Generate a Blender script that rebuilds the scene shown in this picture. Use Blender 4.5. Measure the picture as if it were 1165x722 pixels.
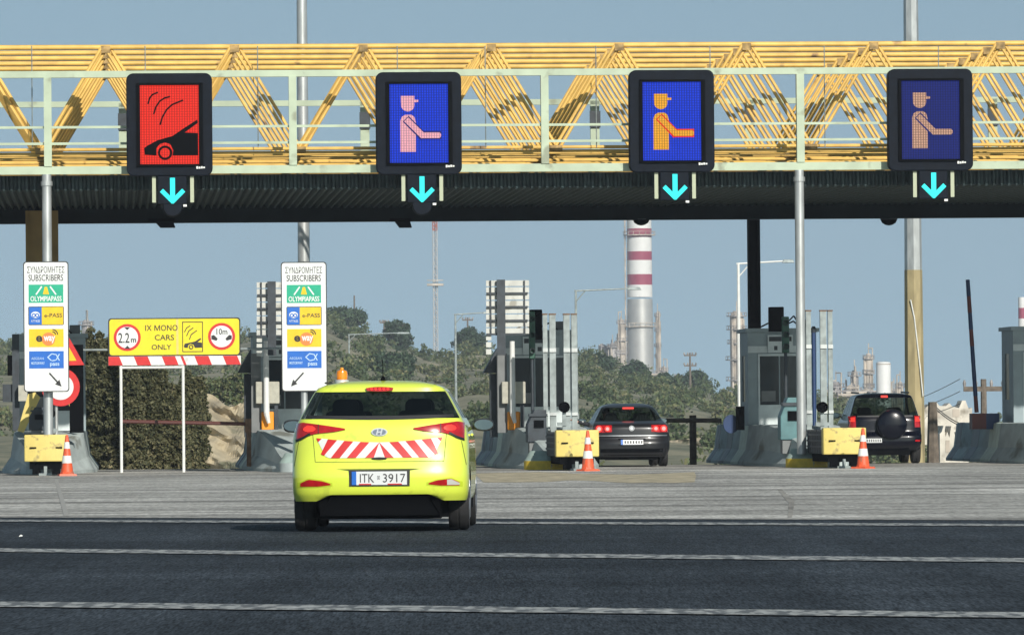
import bpy, math, random
import numpy as np
from mathutils import Matrix, Vector
for o in list(bpy.data.objects): bpy.data.objects.remove(o)
sc = bpy.context.scene
R = math.radians; HAZE = 0.00019
random.seed(7); rng = np.random.default_rng(7)

# ------------------------------------------------------------------ camera
F = 7000.0; HCAM = 1.1; Y0 = 478.0; PHI = 0.0085
cam = bpy.data.cameras.new('camera'); co = bpy.data.objects.new('camera', cam); sc.collection.objects.link(co)
cam.sensor_width = 36; cam.lens = 36 * F / 1165; cam.clip_start = 1; cam.clip_end = 8000
pitch = math.atan((Y0 - 361) / F)
co.matrix_world = Matrix.Translation((0, 0, HCAM)) @ Matrix.Rotation(math.pi / 2 + pitch, 4, 'X') @ Matrix.Rotation(-PHI, 4, 'Z')
sc.camera = co
# ------------------------------------------------------------------ world, sun, exposure
SUN_EL, SUN_AZ = 27.0, 159.0
w = bpy.data.worlds.new('World'); sc.world = w; w.use_nodes = True
nt = w.node_tree; nt.nodes.clear()
sky = nt.nodes.new('ShaderNodeTexSky'); sky.sky_type = 'NISHITA'; sky.sun_disc = False
sky.sun_elevation = R(SUN_EL); sky.sun_rotation = R(SUN_AZ); sky.air_density = 1.0; sky.dust_density = 0.6; sky.ozone_density = 1.0
tc = nt.nodes.new('ShaderNodeTexCoord'); mp = nt.nodes.new('ShaderNodeMapping')
mp.vector_type = 'POINT'; mp.inputs['Location'].default_value = (0, 0, 0.30)   # clear band of sky comes low, as on a dry day
nt.links.new(tc.outputs['Generated'], mp.inputs[0]); nt.links.new(mp.outputs[0], sky.inputs[0])
hs = nt.nodes.new('ShaderNodeHueSaturation'); hs.inputs['Saturation'].default_value = 0.74
nt.links.new(sky.outputs[0], hs.inputs['Color'])
bg = nt.nodes.new('ShaderNodeBackground'); bg.inputs[1].default_value = 0.118
out = nt.nodes.new('ShaderNodeOutputWorld'); tint = nt.nodes.new('ShaderNodeMix'); tint.data_type = 'RGBA'; tint.blend_type = 'MULTIPLY'; tint.inputs[0].default_value = 1; tint.inputs[7].default_value = (0.92, 1.08, 0.99, 1)
nt.links.new(hs.outputs[0], tint.inputs[6]); nt.links.new(tint.outputs[2], bg.inputs[0]); nt.links.new(bg.outputs[0], out.inputs[0])
sl = bpy.data.lights.new('sun', 'SUN'); sl.energy = 4.6; sl.angle = R(0.5); sl.color = (1, 0.95, 0.87)
so = bpy.data.objects.new('sun', sl); sc.collection.objects.link(so)
sd = Vector((math.sin(R(SUN_AZ)) * math.cos(R(SUN_EL)), math.cos(R(SUN_AZ)) * math.cos(R(SUN_EL)), math.sin(R(SUN_EL))))
so.rotation_euler = sd.to_track_quat('Z', 'Y').to_euler()
sc.view_settings.view_transform = 'Standard'; sc.view_settings.look = 'None'; sc.view_settings.exposure = 0.0; sc.view_settings.gamma = 1

# ------------------------------------------------------------------ coordinates
def deroll(px, py): return px - (py - 361) * PHI, py + (px - 582.5) * PHI
def W(px, py, d):                       # a point seen at (px, py) standing d metres away
    a, b = deroll(px, py); return ((a - 582.5) / F * d, d, HCAM + (Y0 - b) / F * d)
def G(px, py):                          # a point on the flat road
    a, b = deroll(px, py); return W(px, py, HCAM * F / (b - Y0))
AY = R(3.7); CA, SA = math.cos(AY), math.sin(AY); D0 = 137.0
def PL(x, y, z=0): return (x * CA - y * SA, D0 + x * SA + y * CA, z)      # plaza frame to world
def LX(px, yl, py=400):
    k = (deroll(px, py)[0] - 582.5) / F
    return (k * (D0 + yl * CA) + yl * SA) / (CA - k * SA)
def LZ(px, py, yl):
    x = LX(px, yl, py); d = D0 + x * SA + yl * CA
    return HCAM + (Y0 - deroll(px, py)[1]) / F * d
def U(px, py, yl): return LX(px, yl, py), LZ(px, py, yl)

# ------------------------------------------------------------------ materials
def mat(name, col, rough=0.6, metal=0.0, var=0.0, scale=3.0, bump=0.0, col2=None, emit=None, coat=0.0, spec=0.5, stretch=None, detail=6, dirt=None, ramp=(0.35, 0.65)):
    m = bpy.data.materials.new(name); m.use_nodes = True; n = m.node_tree; b = n.nodes['Principled BSDF']
    b.inputs['Base Color'].default_value = (*col, 1); b.inputs['Roughness'].default_value = rough; b.inputs['Metallic'].default_value = metal
    b.inputs['Coat Weight'].default_value = coat; b.inputs['Specular IOR Level'].default_value = spec
    if emit: b.inputs['Emission Color'].default_value = (*emit[:3], 1); b.inputs['Emission Strength'].default_value = emit[3]
    if var or col2 or bump:
        t = n.nodes.new('ShaderNodeTexCoord'); mp = n.nodes.new('ShaderNodeMapping'); n.links.new(t.outputs['Object'], mp.inputs[0])
        if stretch: mp.inputs['Scale'].default_value = stretch
        no = n.nodes.new('ShaderNodeTexNoise'); no.inputs['Scale'].default_value = scale; no.inputs['Detail'].default_value = detail
        n.links.new(mp.outputs[0], no.inputs['Vector'])
        c2 = col2 or tuple(c * (1 - var) for c in col); c1 = col if col2 else tuple(min(1, c * (1 + var)) for c in col)
        cr = n.nodes.new('ShaderNodeValToRGB'); cr.color_ramp.elements[0].position = ramp[0]; cr.color_ramp.elements[1].position = ramp[1]
        cr.color_ramp.elements[0].color = (*c2, 1); cr.color_ramp.elements[1].color = (*c1, 1)
        n.links.new(no.outputs[0], cr.inputs[0]); last = cr.outputs[0]
        if dirt:                                    # (colour, scale, threshold) scattered stains
            n2 = n.nodes.new('ShaderNodeTexNoise'); n2.inputs['Scale'].default_value = dirt[1]; n2.inputs['Detail'].default_value = 8
            n.links.new(mp.outputs[0], n2.inputs['Vector'])
            c3 = n.nodes.new('ShaderNodeValToRGB'); c3.color_ramp.elements[0].position = dirt[2]; c3.color_ramp.elements[1].position = dirt[2] + 0.08
            n.links.new(n2.outputs[0], c3.inputs[0])
            mx = n.nodes.new('ShaderNodeMix'); mx.data_type = 'RGBA'; n.links.new(c3.outputs[0], mx.inputs[0]); n.links.new(last, mx.inputs[6]); mx.inputs[7].default_value = (*dirt[0], 1)
            last = mx.outputs[2]
        n.links.new(last, b.inputs['Base Color'])
        if bump:
            bp = n.nodes.new('ShaderNodeBump'); bp.inputs['Strength'].default_value = bump; n.links.new(no.outputs[0], bp.inputs['Height']); n.links.new(bp.outputs[0], b.inputs['Normal'])
    return m
def leafmat(name, cols):
    m = bpy.data.materials.new(name); m.use_nodes = True; n = m.node_tree; b = n.nodes['Principled BSDF']; b.inputs['Roughness'].default_value = 0.65; b.inputs['Specular IOR Level'].default_value = 0.25
    g = n.nodes.new('ShaderNodeNewGeometry'); t = n.nodes.new('ShaderNodeTexCoord'); no = n.nodes.new('ShaderNodeTexNoise'); no.inputs['Scale'].default_value = 0.12; no.inputs['Detail'].default_value = 3
    n.links.new(t.outputs['Object'], no.inputs['Vector'])
    ma = n.nodes.new('ShaderNodeMath'); ma.operation = 'MULTIPLY_ADD'; ma.inputs[1].default_value = 0.55; n.links.new(g.outputs['Random Per Island'], ma.inputs[0])
    m2 = n.nodes.new('ShaderNodeMath'); m2.operation = 'MULTIPLY_ADD'; m2.inputs[1].default_value = 1.6; m2.inputs[2].default_value = -0.55; n.links.new(no.outputs[0], m2.inputs[0])
    n.links.new(m2.outputs[0], ma.inputs[2])
    cr = n.nodes.new('ShaderNodeValToRGB'); e = cr.color_ramp.elements; e[0].color = (*cols[0], 1); e[0].position = 0.1; e[1].color = (*cols[-1], 1); e[1].position = 0.95
    for i, c in enumerate(cols[1:-1]):
        q = e.new(0.1 + 0.85 * (i + 1) / (len(cols) - 1)); q.color = (*c, 1)
    n.links.new(ma.outputs[0], cr.inputs[0]); n.links.new(cr.outputs[0], b.inputs['Base Color'])
    return m
def ledmat(name, col, strength, pitch=0.056, lo=0.35):
    m = bpy.data.materials.new(name); m.use_nodes = True; n = m.node_tree; b = n.nodes['Principled BSDF']
    b.inputs['Base Color'].default_value = (0.004, 0.004, 0.005, 1); b.inputs['Roughness'].default_value = 0.6; b.inputs['Specular IOR Level'].default_value = 0.1
    t = n.nodes.new('ShaderNodeTexCoord'); s = n.nodes.new('ShaderNodeSeparateXYZ'); n.links.new(t.outputs['Object'], s.inputs[0])
    outs = []
    for ax, pw in ((0, 1.0), (2, 0.5)):
        a = n.nodes.new('ShaderNodeMath'); a.operation = 'MULTIPLY'; a.inputs[1].default_value = math.pi / pitch; n.links.new(s.outputs[ax], a.inputs[0])
        c = n.nodes.new('ShaderNodeMath'); c.operation = 'SINE'; n.links.new(a.outputs[0], c.inputs[0])
        d = n.nodes.new('ShaderNodeMath'); d.operation = 'ABSOLUTE'; n.links.new(c.outputs[0], d.inputs[0])
        e = n.nodes.new('ShaderNodeMath'); e.operation = 'POWER'; e.inputs[1].default_value = pw; n.links.new(d.outputs[0], e.inputs[0]); outs.append(e)
    mu = n.nodes.new('ShaderNodeMath'); mu.operation = 'MULTIPLY'; n.links.new(outs[0].outputs[0], mu.inputs[0]); n.links.new(outs[1].outputs[0], mu.inputs[1])
    no = n.nodes.new('ShaderNodeTexNoise'); no.inputs['Scale'].default_value = 30; no.inputs['Detail'].default_value = 6; no.inputs['Roughness'].default_value = 0.9; n.links.new(t.outputs['Object'], no.inputs['Vector'])
    mm = n.nodes.new('ShaderNodeMath'); mm.operation = 'MULTIPLY'; n.links.new(mu.outputs[0], mm.inputs[0]); n.links.new(no.outputs[0], mm.inputs[1])
    ad = n.nodes.new('ShaderNodeMath'); ad.operation = 'MULTIPLY_ADD'; ad.inputs[1].default_value = (1 - lo) * 2.6 * strength; ad.inputs[2].default_value = lo * strength; n.links.new(mm.outputs[0], ad.inputs[0])
    b.inputs['Emission Color'].default_value = (*col, 1); n.links.new(ad.outputs[0], b.inputs['Emission Strength'])
    return m
def glassmat(name, tint, mixf=0.55, rough=0.03):
    m = bpy.data.materials.new(name); m.use_nodes = True; n = m.node_tree; n.nodes.clear()
    tr = n.nodes.new('ShaderNodeBsdfTransparent'); tr.inputs[0].default_value = (*tint, 1)
    gl = n.nodes.new('ShaderNodeBsdfGlossy'); gl.inputs['Roughness'].default_value = rough
    fr = n.nodes.new('ShaderNodeLayerWeight'); fr.inputs[0].default_value = 0.5
    pw = n.nodes.new('ShaderNodeMath'); pw.operation = 'POWER'; pw.inputs[1].default_value = 4; n.links.new(fr.outputs['Facing'], pw.inputs[0])
    ad = n.nodes.new('ShaderNodeMath'); ad.operation = 'MULTIPLY_ADD'; ad.inputs[1].default_value = 0.6; ad.inputs[2].default_value = 0.05; n.links.new(pw.outputs[0], ad.inputs[0])
    mx = n.nodes.new('ShaderNodeMixShader'); n.links.new(ad.outputs[0], mx.inputs[0]); n.links.new(tr.outputs[0], mx.inputs[1]); n.links.new(gl.outputs[0], mx.inputs[2])
    o = n.nodes.new('ShaderNodeOutputMaterial'); n.links.new(mx.outputs[0], o.inputs[0]); return m
M = {}
M['yellow'] = mat('truss yellow paint', (0.76, 0.47, 0.11), 0.5, var=0.16, scale=2.5, dirt=((0.24, 0.14, 0.06), 1.6, 0.65))
M['gusset'] = mat('dirty ochre gusset', (0.34, 0.22, 0.08), 0.7, var=0.5, scale=6)
M['rust'] = mat('rusty steel', (0.16, 0.09, 0.05), 0.8, var=0.3, scale=8)
M['mint'] = mat('pale green paint', (0.43, 0.51, 0.37), 0.5, var=0.10, scale=2, dirt=((0.27, 0.30, 0.21), 1.8, 0.60))
M['galv'] = mat('galvanised steel', (0.50, 0.52, 0.51), 0.42, 0.55, var=0.14, scale=6, stretch=(1, 1, .3))
M['galvw'] = mat('pale galvanised posts', (0.27, 0.31, 0.305), 0.5, 0.15, var=0.25, scale=5)
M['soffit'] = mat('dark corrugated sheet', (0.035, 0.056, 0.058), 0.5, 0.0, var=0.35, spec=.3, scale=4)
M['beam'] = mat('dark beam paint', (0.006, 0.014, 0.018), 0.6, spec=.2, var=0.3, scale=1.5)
M['black'] = mat('black housing', (0.003, 0.006, 0.012), 0.6, var=0.25, scale=6, spec=0.12)
M['blackm'] = mat('matt black', (0.0035, 0.004, 0.005), 0.8, spec=0.03)
M['white'] = mat('white paint', (0.72, 0.73, 0.70), 0.45, var=0.05, scale=5, dirt=((0.5, 0.49, 0.43), 3, 0.68))
M['signw'] = mat('white sign sheet', (0.74, 0.76, 0.74), 0.4, var=0.04, scale=4, dirt=((0.58, 0.58, 0.54), 5, 0.66))
M['signy'] = mat('yellow sign sheet', (0.80, 0.66, 0.015), 0.4, var=0.05, scale=5, dirt=((0.6, 0.5, 0.05), 6, 0.68))
M['signr'] = mat('red sign sheet', (0.60, 0.02, 0.02), 0.4, var=0.08, scale=8)
M['signb'] = mat('blue sign sheet', (0.01, 0.13, 0.52), 0.4, var=0.08, scale=8)
M['signg'] = mat('green sign sheet', (0.01, 0.38, 0.22), 0.4, var=0.06, scale=8)
M['signyo'] = mat('amber sign sheet', (0.78, 0.52, 0.01), 0.4, var=0.05, scale=8)
M['signo'] = mat('orange sign sheet', (0.75, 0.22, 0.05), 0.4)
M['ink'] = mat('black lettering', (0.02, 0.02, 0.022), 0.6)
M['brown'] = mat('shaded yellow column paint', (0.30, 0.20, 0.06), 0.6, var=0.15, scale=2)  # yellow column paint with the canopy shade put into its colour
M['ochre'] = mat('ochre mast', (0.34, 0.28, 0.15), 0.75, var=0.2, scale=4, stretch=(1, 1, .3))
M['concrete'] = mat('barrier concrete', (0.46, 0.52, 0.51), 0.85, var=0.15, scale=2.5, stretch=(1, .35, 1), bump=0.03, dirt=((0.22, 0.23, 0.20), 1.3, 0.60))
M['cush'] = mat('crash cushion yellow', (0.70, 0.56, 0.16), 0.55, var=0.06, scale=4, dirt=((0.36, 0.29, 0.12), 4, 0.57))
M['booth'] = mat('booth grey panels', (0.26, 0.32, 0.34), 0.5, var=0.1, scale=3)
M['boothl'] = mat('booth light panels', (0.58, 0.64, 0.64), 0.5, var=0.1, scale=3)
M['wind'] = mat('dark booth window', (0.008, 0.017, 0.024), 0.15, spec=0.4, var=0.3, scale=2)
M['teal'] = mat('teal machine paint', (0.09, 0.20, 0.21), 0.45, var=0.15, scale=4)
M['dark'] = mat('dark blue grey steel', (0.028, 0.038, 0.048), 0.5, var=0.3, scale=5)
M['grey'] = mat('mid grey panel', (0.17, 0.18, 0.18), 0.6, var=0.12, scale=4)
M['beige'] = mat('beige box', (0.42, 0.41, 0.34), 0.6, var=0.1, scale=9)
M['greenbox'] = mat('dark green signal paint', (0.035, 0.11, 0.075), 0.5, var=0.25, scale=10)
M['orange'] = mat('orange paint', (0.85, 0.30, 0.01), 0.45)
M['coneo'] = mat('cone orange', (0.72, 0.10, 0.03), 0.5, var=0.1, scale=12, dirt=((0.36, 0.12, 0.07), 7, 0.55))
M['blue'] = mat('blue paint', (0.010, 0.040, 0.13), 0.5, var=0.1)
M['red'] = mat('dull red paint', (0.13, 0.022, 0.02), 0.5, var=0.1)
M['lime'] = mat('lime yellow car paint', (0.72, 0.84, 0.08), 0.32, coat=0.9, var=0.03, scale=1.5, dirt=((0.60, 0.70, 0.07), 7, 0.60))
M['chargrey'] = mat('dark grey car paint', (0.014, 0.015, 0.018), 0.32, 0.0, coat=0.35, spec=.3)
M['navy'] = mat('dark navy car paint', (0.002, 0.003, 0.009), 0.25, 0.0, coat=0.3, spec=.2)
M['rubber'] = mat('tyre rubber', (0.018, 0.018, 0.019), 0.8, var=0.2, scale=12)
M['rim'] = mat('wheel rim', (0.42, 0.43, 0.45), 0.35, 0.8)
M['plastic'] = mat('black trim', (0.016, 0.017, 0.018), 0.55)
M['glass'] = glassmat('tinted car glass', (0.36, 0.42, 0.40))
M['chrome'] = mat('chrome', (0.72, 0.74, 0.76), 0.35, 0.45)
M['lred'] = mat('red lamp lens', (0.42, 0.008, 0.012), 0.15, coat=0.8, var=0.2, scale=14)
M['lhot'] = mat('lit brake lamp', (0.6, 0.02, 0.02), 0.3, emit=(1, 0.06, 0.03, 0.75))
M['lhot2'] = mat('bright lit lamp', (0.8, 0.2, 0.2), 0.3, emit=(1, 0.30, 0.28, 1.0))
M['lclear'] = mat('clear lamp lens', (0.5, 0.5, 0.46), 0.2)
M['amber'] = mat('amber beacon', (0.85, 0.25, 0.0), 0.2, coat=0.8)
M['plate'] = mat('number plate', (0.68, 0.70, 0.70), 0.4)
M['cyan'] = mat('cyan lit arrow', (0.0, 0.3, 0.3), 0.5, emit=(0.0, 0.82, 0.80, 0.95))
M['ledred'] = ledmat('red led field', (1.0, 0.028, 0.01), 0.95, lo=0.5)
M['ledblue'] = ledmat('blue led field', (0.0, 0.05, 0.85), 0.85, lo=0.3)
M['ledblue2'] = ledmat('dim blue led field', (0.0, 0.018, 0.30), 0.6, lo=0.4)
M['ledpink'] = ledmat('pink led figure', (1.0, 0.48, 0.56), 0.95, lo=0.5)
M['ledamber'] = ledmat('amber led figure', (1.0, 0.46, 0.03), 0.95, lo=0.45)
M['ledpeach'] = ledmat('peach led figure', (0.9, 0.52, 0.36), 0.7, lo=0.3)
M['seat'] = mat('seat fabric', (0.03, 0.032, 0.035), 0.8)
M['skin'] = mat('skin', (0.55, 0.30, 0.22), 0.55)
M['sleeve'] = mat('dark jacket', (0.02, 0.022, 0.028), 0.8)
M['hazy'] = mat('refinery steel', (0.46, 0.40, 0.33), 0.6, var=0.35, scale=0.35)
M['hazyd'] = mat('refinery pipework', (0.30, 0.28, 0.27), 0.7, var=0.4, scale=0.4)
M['silver'] = mat('silver stack cladding', (0.50, 0.50, 0.48), 0.45, 0.45, var=0.08, scale=0.3)
M['stackw'] = mat('white stack band', (0.72, 0.72, 0.70), 0.6, var=0.05, scale=0.4)
M['stackr'] = mat('faded red stack band', (0.30, 0.025, 0.07), 0.6, var=0.1, scale=0.4)
M['lime_wall'] = mat('whitewashed wall', (0.62, 0.58, 0.50), 0.8, var=0.3, scale=1.0, dirt=((.25, .22, .17), .8, .54))
M['wood'] = mat('weathered pole wood', (0.14, 0.115, 0.09), 0.85, var=0.3, scale=6)
M['bark'] = mat('bark', (0.12, 0.09, 0.06), 0.9, var=0.3, scale=3)
M['leafd'] = leafmat('dark olive foliage', [(0.02, 0.028, 0.012), (0.065, 0.07, 0.034), (0.13, 0.125, 0.062), (0.26, 0.22, 0.125)])
M['leafh'] = leafmat('hill scrub foliage', [(0.03, 0.052, 0.024), (0.06, 0.09, 0.04), (0.105, 0.13, 0.055), (0.19, 0.18, 0.09)])
M['leafp'] = leafmat('pine foliage', [(0.014, 0.032, 0.018), (0.028, 0.055, 0.03), (0.05, 0.085, 0.045), (0.08, 0.12, 0.06)])

# ------------------------------------------------------------------ object helpers
col = sc.collection; OFF = {}
def thing(name, label, cat, loc=(0, 0, 0), rz=0.0, group=None, off=(0, 0, 0), kind=None):
    o = bpy.data.objects.new(name, None); col.objects.link(o); o.location = loc; o.rotation_euler = (0, 0, rz); o.empty_display_size = 0.3
    o['label'] = label; o['category'] = cat
    if group: o['group'] = group
    OFF[o.name] = off; return o
def pthing(name, label, cat, x, y, z=0, group=None):                 # a thing standing in the plaza frame
    return thing(name, label, cat, PL(x, y, z), AY, group, (x, y, z))
def tag(o, label, cat, group=None, kind=None):
    o['label'] = label; o['category'] = cat
    if group: o['group'] = group
    if kind: o['kind'] = kind
    return o
def children(o): return [c for c in bpy.data.objects if c.parent == o]
def copy_tree(o, parent=None, loc=None, rz=None, label=None):
    c = o.copy(); col.objects.link(c); c.parent = parent
    if loc is not None: c.location = loc
    if rz is not None: c.rotation_euler = (0, 0, rz)
    if label: c['label'] = label
    for ch in children(o): copy_tree(ch, c)
    return c
class MB:
    def __init__(s): s.v = []; s.f = []; s.k = []
    def add(s, vs, fs):
        k = len(s.v); s.k.append((k, len(s.f))); s.v += [tuple(v) for v in vs]; s.f += [tuple(i + k for i in f) for f in fs]; return s
    def box(s, x0, x1, y0, y1, z0, z1, top=None, bev=0):
        a = top or (x0, x1, y0, y1)
        s.add([(x0, y0, z0), (x1, y0, z0), (x1, y1, z0), (x0, y1, z0), (a[0], a[2], z1), (a[1], a[2], z1), (a[1], a[3], z1), (a[0], a[3], z1)],
              [(0, 3, 2, 1), (4, 5, 6, 7), (0, 1, 5, 4), (1, 2, 6, 5), (2, 3, 7, 6), (3, 0, 4, 7)]); return s
    def tube(s, p0, p1, r0, r1=None, n=8, cap=True):
        r1 = r0 if r1 is None else r1
        p0 = Vector(p0); p1 = Vector(p1); d = (p1 - p0).normalized(); u = d.orthogonal().normalized(); v = d.cross(u)
        vs = []
        for p, r in ((p0, r0), (p1, r1)):
            for i in range(n):
                a = 2 * math.pi * (i + .5) / n; vs.append(p + u * (r * math.cos(a)) + v * (r * math.sin(a)))
        fs = [(i, (i + 1) % n, n + (i + 1) % n, n + i) for i in range(n)]
        if cap: fs += [tuple(range(n))[::-1], tuple(range(n, 2 * n))]
        s.add(vs, fs); return s
    def path(s, pts, r, n=6):
        for a, b in zip(pts[:-1], pts[1:]): s.tube(a, b, r, n=n)
        return s
    def lathe(s, c, prof, n=20, axis='z', cap=True):
        vs = []; c = Vector(c)
        for (r, h) in prof:
            for i in range(n):
                a = 2 * math.pi * i / n; x, y = r * math.cos(a), r * math.sin(a)
                vs.append(c + (Vector((x, y, h)) if axis == 'z' else Vector((x, h, y)) if axis == 'y' else Vector((h, x, y))))
        fs = [(j * n + i, j * n + (i + 1) % n, (j + 1) * n + (i + 1) % n, (j + 1) * n + i) for j in range(len(prof) - 1) for i in range(n)]
        if cap: fs += [tuple(range(n))[::-1], tuple(range((len(prof) - 1) * n, len(prof) * n))]
        s.add(vs, fs); return s
    def prism(s, poly, y0, y1):                     # polygon in x-z, extruded along y (y0 front)
        n = len(poly); vs = [(x, y0, z) for x, z in poly] + [(x, y1, z) for x, z in poly]
        s.add(vs, [tuple(range(n)), tuple(range(2 * n - 1, n - 1, -1))] + [(i, i + n, (i + 1) % n + n, (i + 1) % n) for i in range(n)]); return s
    def rrect(s, x0, x1, z0, z1, r, y0, y1, n=5):
        p = []
        for cx, cz, a0 in ((x1 - r, z0 + r, -90), (x1 - r, z1 - r, 0), (x0 + r, z1 - r, 90), (x0 + r, z0 + r, 180)):
            for i in range(n + 1):
                a = R(a0 + 90 * i / n); p.append((cx + r * math.cos(a), cz + r * math.sin(a)))
        return s.prism(p, y0, y1)
    def disc(s, cx, cz, r, y0, y1, n=28, rz=None): return s.prism([(cx + r * math.cos(2 * math.pi * i / n), cz + (rz or r) * math.sin(2 * math.pi * i / n)) for i in range(n)], y0, y1)
    def ring(s, cx, cz, ro, ri, y0, y1, n=28, a0=0, a1=360):
        for i in range(n):
            a, b = R(a0 + (a1 - a0) * i / n), R(a0 + (a1 - a0) * (i + 1) / n)
            s.prism([(cx + ri * math.cos(a), cz + ri * math.sin(a)), (cx + ro * math.cos(a), cz + ro * math.sin(a)), (cx + ro * math.cos(b), cz + ro * math.sin(b)), (cx + ri * math.cos(b), cz + ri * math.sin(b))], y0, y1)
        return s
    def stroke(s, pts, wd, y0, y1):
        for (ax, az), (bx, bz) in zip(pts[:-1], pts[1:]):
            l = math.hypot(bx - ax, bz - az) or 1; nx, nz = -(bz - az) / l * wd / 2, (bx - ax) / l * wd / 2
            ex, ez = (bx - ax) / l * wd * .3, (bz - az) / l * wd * .3
            s.prism([(ax + nx - ex, az + nz - ez), (ax - nx - ex, az - nz - ez), (bx - nx + ex, bz - nz + ez), (bx + nx + ex, bz + nz + ez)], y0, y1)
        return s
    def text(s, txt, x0, x1, z0, z1, y0, th=0.004, bold=0.0):
        cu = bpy.data.curves.new('t', 'FONT'); cu.body = txt; cu.extrude = 0; cu.offset = bold; cu.resolution_u = 3
        ob = bpy.data.objects.new('t', cu); col.objects.link(ob); dg = bpy.context.evaluated_depsgraph_get(); dg.update()
        me = bpy.data.meshes.new_from_object(ob.evaluated_get(dg)); bpy.data.objects.remove(ob)
        if not me.vertices: return s
        xs = [v.co.x for v in me.vertices]; ys = [v.co.y for v in me.vertices]
        a, b, c, d = min(xs), max(xs), min(ys), max(ys)
        s.add([(x0 + (v.co.x - a) / (b - a) * (x1 - x0), y0, z0 + (v.co.y - c) / (d - c) * (z1 - z0)) for v in me.vertices], [tuple(p.vertices) for p in me.polygons]); return s
    def each(s, name, m, parent, **kw):                                # every piece a part of its own
        e = s.k + [(len(s.v), len(s.f))]; out = []
        for (a, fa), (b, fb) in zip(e[:-1], e[1:]):
            q = MB(); q.add(s.v[a:b], [tuple(i - a for i in f) for f in s.f[fa:fb]]); out.append(q.build(name, m, parent, **kw))
        return out
    def build(s, name, m, parent=None, smooth=False, bevel=0.0):
        off = OFF.get(parent.name, (0, 0, 0)) if parent else (0, 0, 0)
        me = bpy.data.meshes.new(name); me.from_pydata([(a - off[0], b - off[1], c - off[2]) for a, b, c in s.v], [], s.f); me.update()
        if smooth:
            me.polygons.foreach_set('use_smooth', [True] * len(me.polygons))
        me.materials.append(m); o = bpy.data.objects.new(name, me); col.objects.link(o)
        if parent: o.parent = parent; OFF[o.name] = off
        if bevel:
            b = o.modifiers.new('bevel', 'BEVEL'); b.width = bevel; b.segments = 2; b.limit_method = 'ANGLE'
        if smooth: 
            try: me.set_sharp_from_angle(angle=R(38))
            except Exception: pass
        return o
def struct(o): o['kind'] = 'structure'; return o
def quads(name, V, m, parent=None, off=(0, 0, 0)):                   # V: (n,4,3) array of leaf quads
    n = len(V); me = bpy.data.meshes.new(name); me.vertices.add(n * 4); me.vertices.foreach_set('co', (V.reshape(-1, 3) - np.array(off)).ravel())
    me.loops.add(n * 4); me.loops.foreach_set('vertex_index', np.arange(n * 4)); me.polygons.add(n)
    me.polygons.foreach_set('loop_start', np.arange(0, n * 4, 4)); me.polygons.foreach_set('loop_total', np.full(n, 4)); me.update(calc_edges=True)
    me.materials.append(m); o = bpy.data.objects.new(name, me); col.objects.link(o)
    if parent: o.parent = parent
    return o
def leaves(C, size, aspect=0.5):                                      # random quads centred at C
    n = len(C); a = rng.normal(size=(n, 3)); a /= np.linalg.norm(a, axis=1)[:, None]; b = rng.normal(size=(n, 3)); b -= (a * b).sum(1)[:, None] * a; b /= np.linalg.norm(b, axis=1)[:, None]
    sz = (size * rng.uniform(0.6, 1.4, n))[:, None]; a = a * sz; b = b * sz * aspect
    return np.stack([C - a - b, C + a - b, C + a + b, C - a + b], 1)
def crown(c, rx, ry, rz, nclump, per, clump_r, size):                 # clumps of leaves spread through an uneven crown
    d = rng.normal(size=(nclump, 3)); d /= np.linalg.norm(d, axis=1)[:, None]; r = rng.uniform(0.35, 1.0, nclump) ** 0.6
    cc = np.array(c) + d * r[:, None] * np.array([rx, ry, rz])
    p = rng.normal(size=(nclump, per, 3)); p /= np.linalg.norm(p, axis=2)[..., None]; rr = rng.uniform(0.3, 1, (nclump, per, 1)) ** 0.5
    cr = clump_r * rng.uniform(0.6, 1.3, (nclump, 1, 1))
    P = (cc[:, None, :] + p * rr * cr * np.array([1, 1, 0.75])).reshape(-1, 3)
    return leaves(P, size)

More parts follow.
